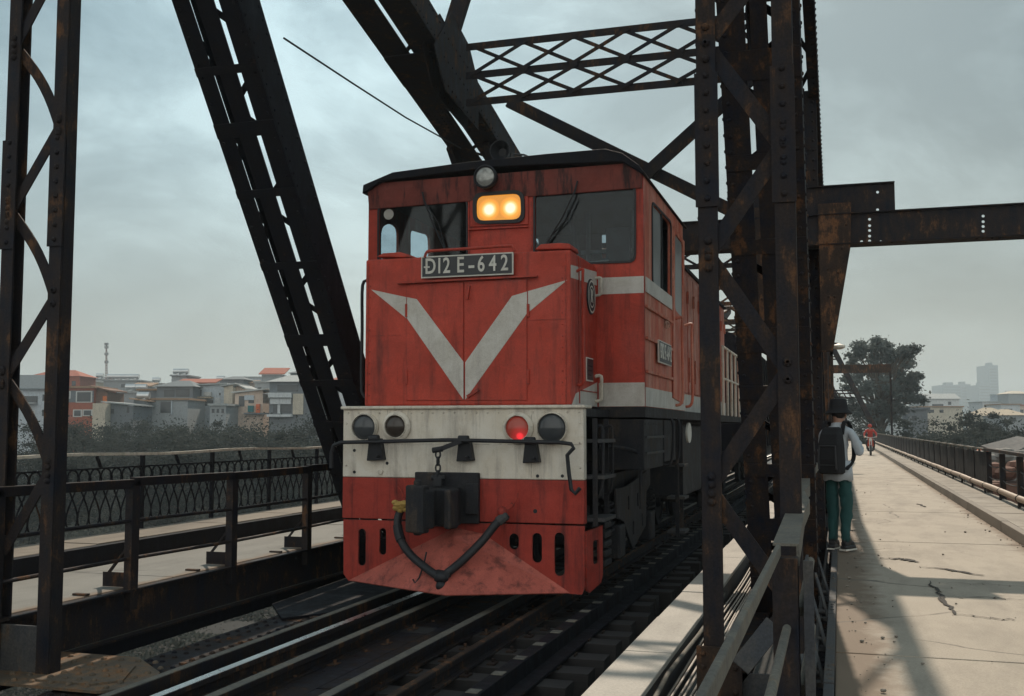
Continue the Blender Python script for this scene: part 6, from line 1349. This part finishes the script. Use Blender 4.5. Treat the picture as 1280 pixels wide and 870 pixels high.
# ------------------------------------------------------------------ people
SKIN = plain('skin', (0.36, 0.20, 0.14), 0.5); SHIRT = plain('pale_denim', (0.42, 0.46, 0.50), 0.8, var=0.2, scale=14, bumpy=0.4); JEANS = plain('green_blue_jeans', (0.010, 0.060, 0.060), 0.8, var=0.35, scale=5, bumpy=0.3); SHOE = plain('black_shoe', (0.015, 0.015, 0.017), 0.5)
CLOTHB = plain('black_cloth', (0.010, 0.010, 0.012), 0.85, bumpy=0.3); HAIR = plain('black_hair', (0.012, 0.01, 0.01), 0.5); REDJ = plain('red_jacket', (0.45, 0.05, 0.035), 0.7); DARKP = plain('dark_trousers', (0.03, 0.03, 0.035), 0.8); BLUES = plain('blue_sleeve', (0.10, 0.16, 0.24), 0.8)
def figure(name, J, E, rad, mats, region, root_j='pelvis'):
    """one continuous skinned body; J joints, E edges, rad radii; region(nearest joint)->material index"""
    names = list(J); idx = {k: i for i, k in enumerate(names)}
    me = bpy.data.meshes.new(name); me.from_pydata([tuple(J[k]) for k in names], [(idx[a], idx[c]) for a, c in E], [])
    o = bpy.data.objects.new(name, me); COL.objects.link(o); md = o.modifiers.new('skin', 'SKIN'); md.branch_smoothing = 0.6
    sv = me.skin_vertices[0].data
    for k in names:
        r = rad[k]; sv[idx[k]].radius = r if isinstance(r, tuple) else (r, r); sv[idx[k]].use_root = (k == root_j)
    sb = o.modifiers.new('sub', 'SUBSURF'); sb.levels = 2; sb.render_levels = 2
    m2 = eval_mesh(o, name); bpy.data.objects.remove(o)
    for m in mats: m2.materials.append(m)
    pj = [Vector(J[k]) for k in names]
    for p in m2.polygons:
        c = Vector(p.center); best = min(((c - (pj[idx[a]] + (pj[idx[d]] - pj[idx[a]]) * max(0, min(1, (c - pj[idx[a]]).dot(pj[idx[d]] - pj[idx[a]]) / max((pj[idx[d]] - pj[idx[a]]).length_squared, 1e-9))))).length, a, d) for a, d in E)
        p.material_index = region(best[1], best[2]); p.use_smooth = True
    r = bpy.data.objects.new(name, m2); COL.objects.link(r)
    if 'folds' not in bpy.data.textures: tx = bpy.data.textures.new('folds', 'CLOUDS'); tx.noise_scale = 0.085; tx.noise_depth = 1
    ds_ = r.modifiers.new('folds', 'DISPLACE'); ds_.texture = bpy.data.textures['folds']; ds_.strength = 0.04; ds_.mid_level = 0.5; ds_.texture_coords = 'GLOBAL'
    return r
def add_hand(J, E, rad, side, wrist, fwd, palm, curl=0.5, s=1.0):
    """palm plus five unequal bent fingers growing from the wrist"""
    w_, f, n = Vector(wrist), Vector(fwd).normalized(), Vector(palm).normalized(); t = n.cross(f).normalized() * (1 if side == 'R' else -1)
    pm = w_ + f * 0.055 * s; J['palm' + side] = pm; E.append(('wrist' + side, 'palm' + side)); rad['palm' + side] = 0.03 * s
    for i, ln in enumerate((0.07, 0.08, 0.075, 0.058)):
        b0 = w_ + f * 0.095 * s + t * (0.03 - 0.02 * i) * s; m1 = b0 + (f * (1 - curl) + n * curl).normalized() * ln * 0.55 * s; e1 = m1 + (f * (1 - 1.6 * curl) + n * 1.6 * curl).normalized() * ln * 0.5 * s
        for nm, p, r in (('a', b0, 0.0105), ('b', m1, 0.009), ('c', e1, 0.0075)): J['f%d%s%s' % (i, nm, side)] = p; rad['f%d%s%s' % (i, nm, side)] = r * s
        E += [('palm' + side, 'f%da%s' % (i, side)), ('f%da%s' % (i, side), 'f%db%s' % (i, side)), ('f%db%s' % (i, side), 'f%dc%s' % (i, side))]
    a = w_ + f * 0.045 * s + t * 0.045 * s; c = a + (f * 0.7 + t * 0.5 + n * 0.5).normalized() * 0.05 * s
    J['ta' + side] = a; J['tb' + side] = c; rad['ta' + side] = 0.012 * s; rad['tb' + side] = 0.009 * s; E += [('palm' + side, 'ta' + side), ('ta' + side, 'tb' + side)]
def rotz(p, a, o): return Vector((o[0] + p[0] * math.cos(a) - p[1] * math.sin(a), o[1] + p[0] * math.sin(a) + p[1] * math.cos(a), o[2] + p[2]))

def standing_man():
    o_ = (-0.035, 13.75, 0.022); ang = R(-24); hs = 1.0
    J = dict(pelvis=(0, 0, .95), waist=(0, .0, 1.1), chest=(0, .0, 1.33), upchest=(0, .01, 1.44), neck=(0, .03, 1.53), head0=(0, .055, 1.63), head1=(0, .06, 1.74),
             hipR=(.09, 0, .90), kneeR=(.09, .02, .50), ankleR=(.078, -.02, .10), toeR=(.113, .15, .045), heelR=(.073, -.06, .05), hipL=(-.09, 0, .90), kneeL=(-.085, .03, .50), ankleL=(-.085, .0, .10), toeL=(-.115, .17, .045), heelL=(-.08, -.05, .05),
             shR=(.17, 0, 1.44), elR=(.27, .04, 1.16), wristR=(.15, .27, 1.30), shL=(-.17, 0, 1.44), elL=(-.25, .07, 1.17), wristL=(-.06, .28, 1.30))
    E = [('pelvis', 'waist'), ('waist', 'chest'), ('chest', 'upchest'), ('upchest', 'neck'), ('neck', 'head0'), ('head0', 'head1')]
    for s in 'RL': E += [('pelvis', 'hip' + s), ('hip' + s, 'knee' + s), ('knee' + s, 'ankle' + s), ('ankle' + s, 'toe' + s), ('ankle' + s, 'heel' + s), ('upchest', 'sh' + s), ('sh' + s, 'el' + s), ('el' + s, 'wrist' + s)]
    rad = dict(pelvis=(.15, .11), waist=(.145, .105), chest=(.165, .115), upchest=(.14, .10), neck=.055, head0=(.078, .09), head1=(.072, .085), shR=.07, shL=.07, elR=.052, elL=.052, wristR=.034, wristL=.034)
    for s in 'RL': rad.update({'hip' + s: .092, 'knee' + s: .078, 'ankle' + s: .056, 'toe' + s: .038, 'heel' + s: .042})
    add_hand(J, E, rad, 'R', J['wristR'], (-.5, .75, .45), (-.7, .2, 0), 0.55); add_hand(J, E, rad, 'L', J['wristL'], (.35, .75, .45), (.7, .2, 0), 0.55)
    J = {k: rotz(v, ang, o_) for k, v in J.items()}
    def reg(a, d):
        k = {a, d}
        if d.startswith(('palm', 'f', 'ta', 'tb')) : return 1
        if d in ('neck', 'head0', 'head1'): return 1
        if d.startswith(('toe', 'heel')): return 3
        if d.startswith(('knee', 'ankle', 'hip')): return 2
        return 0
    me = figure('person', J, E, rad, [SHIRT, SKIN, JEANS, SHOE], reg)
    tag(me, 'man in black bucket hat, pale denim shirt and green jeans standing at road edge', 'person')
    W = lambda x, y, z: rotz((x, y, z), ang, o_)
    # shirt tail, collar, hat, hair, ears and shoes
    b = MB(); n = 22
    for (za, zb, r0, r1) in ((0.84, 1.08, (.185, .145), (.168, .13)),):
        A = [W(r0[0] * math.cos(i * 2 * math.pi / n), r0[1] * math.sin(i * 2 * math.pi / n), za + 0.012 * math.sin(i * 1.7)) for i in range(n)]; B = [W(r1[0] * math.cos(i * 2 * math.pi / n), r1[1] * math.sin(i * 2 * math.pi / n), zb) for i in range(n)]
        b.add(A + B, [(i, (i + 1) % n, n + (i + 1) % n, n + i) for i in range(n)])
    def child(b, nm, m, sm=True):
        o = b.build(nm, m, None, smooth=sm); o.parent = me; return o
    o = child(b, 'shirt_tail', SHIRT); o.modifiers.new('t', 'SOLIDIFY').thickness = 0.012
    b = MB(); b.lathe(W(0, .025, 1.475), (0, 0.15, 1), [(0, .098), (.03, .085), (.062, .078), (.06, .07)], 18); child(b, 'collar', SHIRT)
    b = MB(); b.lathe(W(0, .055, 1.685), (0, 0.06, 1), [(-.035, .165), (-.03, .168), (.022, .118), (.05, .112), (.135, .10), (.15, .085), (.152, .001)], 26); child(b, 'bucket_hat', CLOTHB)
    b = MB(); b.ball(W(0, .045, 1.66), .093, 14, (0.9, 1.0, 1.0)); child(b, 'hair', HAIR)
    b = MB()
    for x in (-.083, .083): b.ball(W(x, .07, 1.635), .026, 8, (0.5, 0.8, 1.2))
    f0 = W(0, .152, 1.635); b.ball(f0, .016, 7, (0.8, 1, 1.4)); child(b, 'face_feature', SKIN)
    b = MB()
    for x in (-.032, .032): b.ball(W(x, .138, 1.665), .011, 7)
    b.ball(W(0, .142, 1.59), .02, 7, (1.3, 0.4, 0.35)); child(b, 'eye', HAIR)
    b = MB()
    for x, y, dx in ((.078, -.02, .035), (-.085, 0, -.03)):
        A = W(x, y - .065, .03); Bq = W(x + dx, y + .165, .03); b.bar(A, Bq, .088, .05); b.bar(W(x, y - .05, .075), W(x + dx * .4, y + .06, .07), .078, .06)
    s = child(b, 'shoe', SHOE, False); bv = s.modifiers.new('b', 'BEVEL'); bv.width = 0.02; bv.segments = 3
    b = MB()
    for x, y, dx in ((.078, -.02, .035), (-.085, 0, -.03)): b.bar(W(x, y - .07, .004), W(x + dx, y + .17, .004), .094, .018)
    child(b, 'sole', LETTER, False)
    bp = thing('backpack', tuple(W(0, -.22, 1.2)), 'black backpack worn by the man in the bucket hat', 'backpack')
    b = MB()
    for i in range(9):
        pass
    sec = []
    for z, hw, d0, d1 in ((.92, .125, -.12, -.25), (.94, .15, -.11, -.28), (1.1, .155, -.11, -.30), (1.28, .15, -.12, -.28), (1.40, .135, -.12, -.24), (1.47, .12, -.11, -.19), (1.49, .08, -.11, -.15)):
        sec.append([W(-hw, d0, z), W(hw, d0, z), W(hw, (d0 + d1) / 2, z), W(hw * .82, d1, z), W(-hw * .82, d1, z), W(-hw, (d0 + d1) / 2, z)])
    for a, c in zip(sec[:-1], sec[1:]): k = len(b.v); b.v += [tuple(x) for x in a + c]; [b.face((k + i, k + (i + 1) % 6, k + 6 + (i + 1) % 6, k + 6 + i)) for i in range(6)]
    b.face(range(6)); k = len(b.v) - 6; b.face(range(k, k + 6)); b.build('bag', CLOTHB, bp, bevel=0.035)
    b = MB(); b.tube([W(-.11, -.29, .98), W(-.11, -.305, 1.1), W(-.10, -.287, 1.26), W(.10, -.287, 1.26), W(.11, -.305, 1.1), W(.11, -.29, .98)], .012, 6); b.bar(W(-.09, -.30, 1.03), W(.09, -.30, 1.03), .02, .01); b.build('pocket_seam', plain('strap_grey', (0.03, 0.03, 0.033), 0.7), bp)
    for x in (-.115, .115):
        b = MB(); pts = arc([W(x, -.12, 1.40), W(x * 1.05, -.07, 1.54), W(x * 1.08, .03, 1.555), W(x * 1.1, .125, 1.46), W(x * 1.25, .14, 1.28), W(x * 1.55, .05, 1.1), W(x * 1.4, -.12, .98)], 4)
        for u, v in zip(pts[:-1], pts[1:]): b.bar(u, v + (v - u) * .05, .05, .014, side=W(1, 0, 0) - W(0, 0, 0))
        b.build('strap', CLOTHB, bp)
standing_man()

def motorbike():
    o_ = Vector((1.58, 62.0, 0)); root = thing('motorbike', tuple(o_), 'small motorbike ridden towards the camera on the right roadway', 'motorbike'); W = lambda x, y, z: o_ + Vector((x, y, z))
    for y in (-.62, .62):
        b = MB(); b.lathe(W(-.04, y, .29), (1, 0, 0), [(0, .2), (.0, .27), (.02, .29), (.06, .29), (.08, .27), (.08, .2)], 24); w_ = b.build('wheel', RUBBER, root, smooth=True)
        b = MB(); b.lathe(W(-.03, y, .29), (1, 0, 0), [(0, .06), (.0, .2), (.06, .2), (.06, .06)], 20); b.build('rim', CHROME, w_, smooth=True)
    b = MB(); b.prism([W(-.12, -.45, .95), W(.12, -.45, .95), W(.17, -.38, .5), (W(-.17, -.38, .5))], (0, .1, 0)); b.prism([W(-.09, -.2, .4), W(-.09, .7, .65), W(-.09, .7, .78), W(-.09, .1, .72), W(-.09, -.3, .8)], (.18, 0, 0)); b.bar(W(0, -.62, .56), W(0, -.3, .62), .12, .03); b.build('fairing', paint('bike_red', (0.5, 0.08, 0.04), rough=0.35), root, bevel=0.02)
    b = MB(); b.tube([W(-.05, -.62, .29), W(-.05, -.5, .9)], .025, 8); b.tube([W(.05, -.62, .29), W(.05, -.5, .9)], .025, 8); b.tube([W(-.34, -.33, 1.02), W(-.12, -.42, .98), W(.12, -.42, .98), W(.34, -.33, 1.02)], .017, 8); b.build('fork', CHROME, root)
    b = MB(); b.lathe(W(0, -.47, .86), (0, -1, 0), [(0, .09), (.05, .09), (.07, .05), (.075, .001)], 18); b.build('headlight', LETTER, root, smooth=True)
    b = MB(); b.prism([W(-.13, .0, .78), W(-.13, .75, .82), W(-.13, .75, .74), W(-.13, .0, .7)], (.26, 0, 0)); b.build('seat', BLACK, root, bevel=0.02)
    b = MB(); b.box(o_.x - .16, o_.x + .16, 61.8, 62.3, .22, .42); b.build('engine', S_GREY, root, bevel=0.03)
    J = dict(pelvis=(0, .25, .9), waist=(0, .22, 1.05), chest=(0, .14, 1.28), upchest=(0, .1, 1.38), neck=(0, .08, 1.46), head0=(0, .07, 1.55), head1=(0, .07, 1.64))
    E = [('pelvis', 'waist'), ('waist', 'chest'), ('chest', 'upchest'), ('upchest', 'neck'), ('neck', 'head0'), ('head0', 'head1')]; rad = dict(pelvis=(.15, .12), waist=(.15, .12), chest=(.18, .13), upchest=(.15, .11), neck=.055, head0=(.075, .09), head1=(.07, .085))
    for s, k in (('R', 1), ('L', -1)):
        J.update({'hip' + s: (k * .1, .2, .87), 'knee' + s: (k * .19, -.2, .78), 'ankle' + s: (k * .17, -.08, .38), 'toe' + s: (k * .18, -.24, .33), 'sh' + s: (k * .18, .1, 1.38), 'el' + s: (k * .32, -.05, 1.18), 'wrist' + s: (k * .31, -.25, 1.05)})
        rad.update({'hip' + s: .09, 'knee' + s: .07, 'ankle' + s: .05, 'toe' + s: .04, 'sh' + s: .075, 'el' + s: .055, 'wrist' + s: .036}); E += [('pelvis', 'hip' + s), ('hip' + s, 'knee' + s), ('knee' + s, 'ankle' + s), ('ankle' + s, 'toe' + s), ('upchest', 'sh' + s), ('sh' + s, 'el' + s), ('el' + s, 'wrist' + s)]
        add_hand(J, E, rad, s, J['wrist' + s], (0, -.9, -.2), (0, -.3, -1), 0.6)
    J = {k: W(*v) for k, v in J.items()}
    reg = lambda a, d: 1 if d.startswith(('palm', 'f', 'ta', 'tb', 'neck', 'head')) else (3 if d.startswith('toe') else (2 if d.startswith(('hip', 'knee', 'ankle')) else 0))
    me = figure('person', J, E, rad, [REDJ, SKIN, DARKP, SHOE], reg); tag(me, 'rider in a red jacket and red cap on the motorbike', 'person')
    b = MB(); b.lathe(W(0, .07, 1.6), (0, 0, 1), [(-.04, .11), (.0, .115), (.06, .105), (.11, .07), (.125, .001)], 18); o = b.build('helmet', REDJ, None, smooth=True); o.parent = me
    b = MB(); b.ball(W(0, -.02, 1.55), .016, 7); [b.ball(W(x, -.005, 1.575), .011, 6) for x in (-.03, .03)]; o = b.build('face_feature', HAIR, None); o.parent = me
motorbike()
def driver():
    o_ = Vector((-2.5, sz(832, 360)[0] + 0.15, 2.42)); J = dict(pelvis=(0, 0, .1), waist=(0, 0, .28), chest=(0, -.02, .52), upchest=(0, -.03, .62), neck=(0, -.03, .7), head0=(0, -.05, .8), head1=(0, -.05, .9), shR=(.17, -.02, .62), elR=(.34, -.05, .42), wristR=(.44, -.2, .40), shL=(-.17, 0, .62), elL=(-.25, -.1, .35), wristL=(-.15, -.35, .35), hipR=(.1, -.05, .08), kneeR=(.12, -.42, .1), ankleR=(.12, -.45, -.35), hipL=(-.1, -.05, .08), kneeL=(-.12, -.42, .1), ankleL=(-.12, -.45, -.35))
    E = [('pelvis', 'waist'), ('waist', 'chest'), ('chest', 'upchest'), ('upchest', 'neck'), ('neck', 'head0'), ('head0', 'head1')]; rad = dict(pelvis=.13, waist=.13, chest=(.16, .12), upchest=.12, neck=.055, head0=(.075, .09), head1=(.07, .085))
    for s in 'RL': E += [('upchest', 'sh' + s), ('sh' + s, 'el' + s), ('el' + s, 'wrist' + s), ('pelvis', 'hip' + s), ('hip' + s, 'knee' + s), ('knee' + s, 'ankle' + s)]; rad.update({'sh' + s: .07, 'el' + s: .052, 'wrist' + s: .034, 'hip' + s: .085, 'knee' + s: .065, 'ankle' + s: .05})
    add_hand(J, E, rad, 'R', J['wristR'], (.15, -.95, -.15), (0, 0, -1), 0.45); add_hand(J, E, rad, 'L', J['wristL'], (0, -1, 0), (0, 0, -1), 0.5)
    J = {k: o_ + Vector(v) for k, v in J.items()}
    reg = lambda a, d: 1 if d.startswith(('palm', 'f', 'ta', 'tb', 'neck', 'head')) else (2 if d.startswith(('hip', 'knee', 'ankle')) else 0)
    me = figure('person', J, E, rad, [BLUES, SKIN, DARKP], reg); tag(me, 'driver in a blue shirt with an arm out of the cab side window', 'person')
    b = MB(); b.ball(o_ + Vector((0, -.035, .9)), .088, 12); o = b.build('hair', HAIR, None, smooth=True); o.parent = me
    b = MB(); b.ball(o_ + Vector((0, -.15, .81)), .016, 7); [b.ball(o_ + Vector((x, -.135, .845)), .01, 6) for x in (-.03, .03)]; o = b.build('face_feature', SKIN, None); o.parent = me
driver()

# ------------------------------------------------------------------ haze
hb_ = MB(); hb_.box(-1500, 1500, -120, 2300, -10.6, 95)
hm_ = bpy.data.materials.new('haze_air'); hm_.use_nodes = True; t = hm_.node_tree; t.nodes.clear(); o_ = nd(t, 'ShaderNodeOutputMaterial'); pv = nd(t, 'ShaderNodeVolumePrincipled')
pv.inputs['Color'].default_value = (0.76, 0.90, 0.98, 1); pv.inputs['Density'].default_value = 0.00048; pv.inputs['Anisotropy'].default_value = 0.25
t.links.new(pv.outputs[0], o_.inputs['Volume'])
hz_ = hb_.build('haze', hm_, kind='stuff')
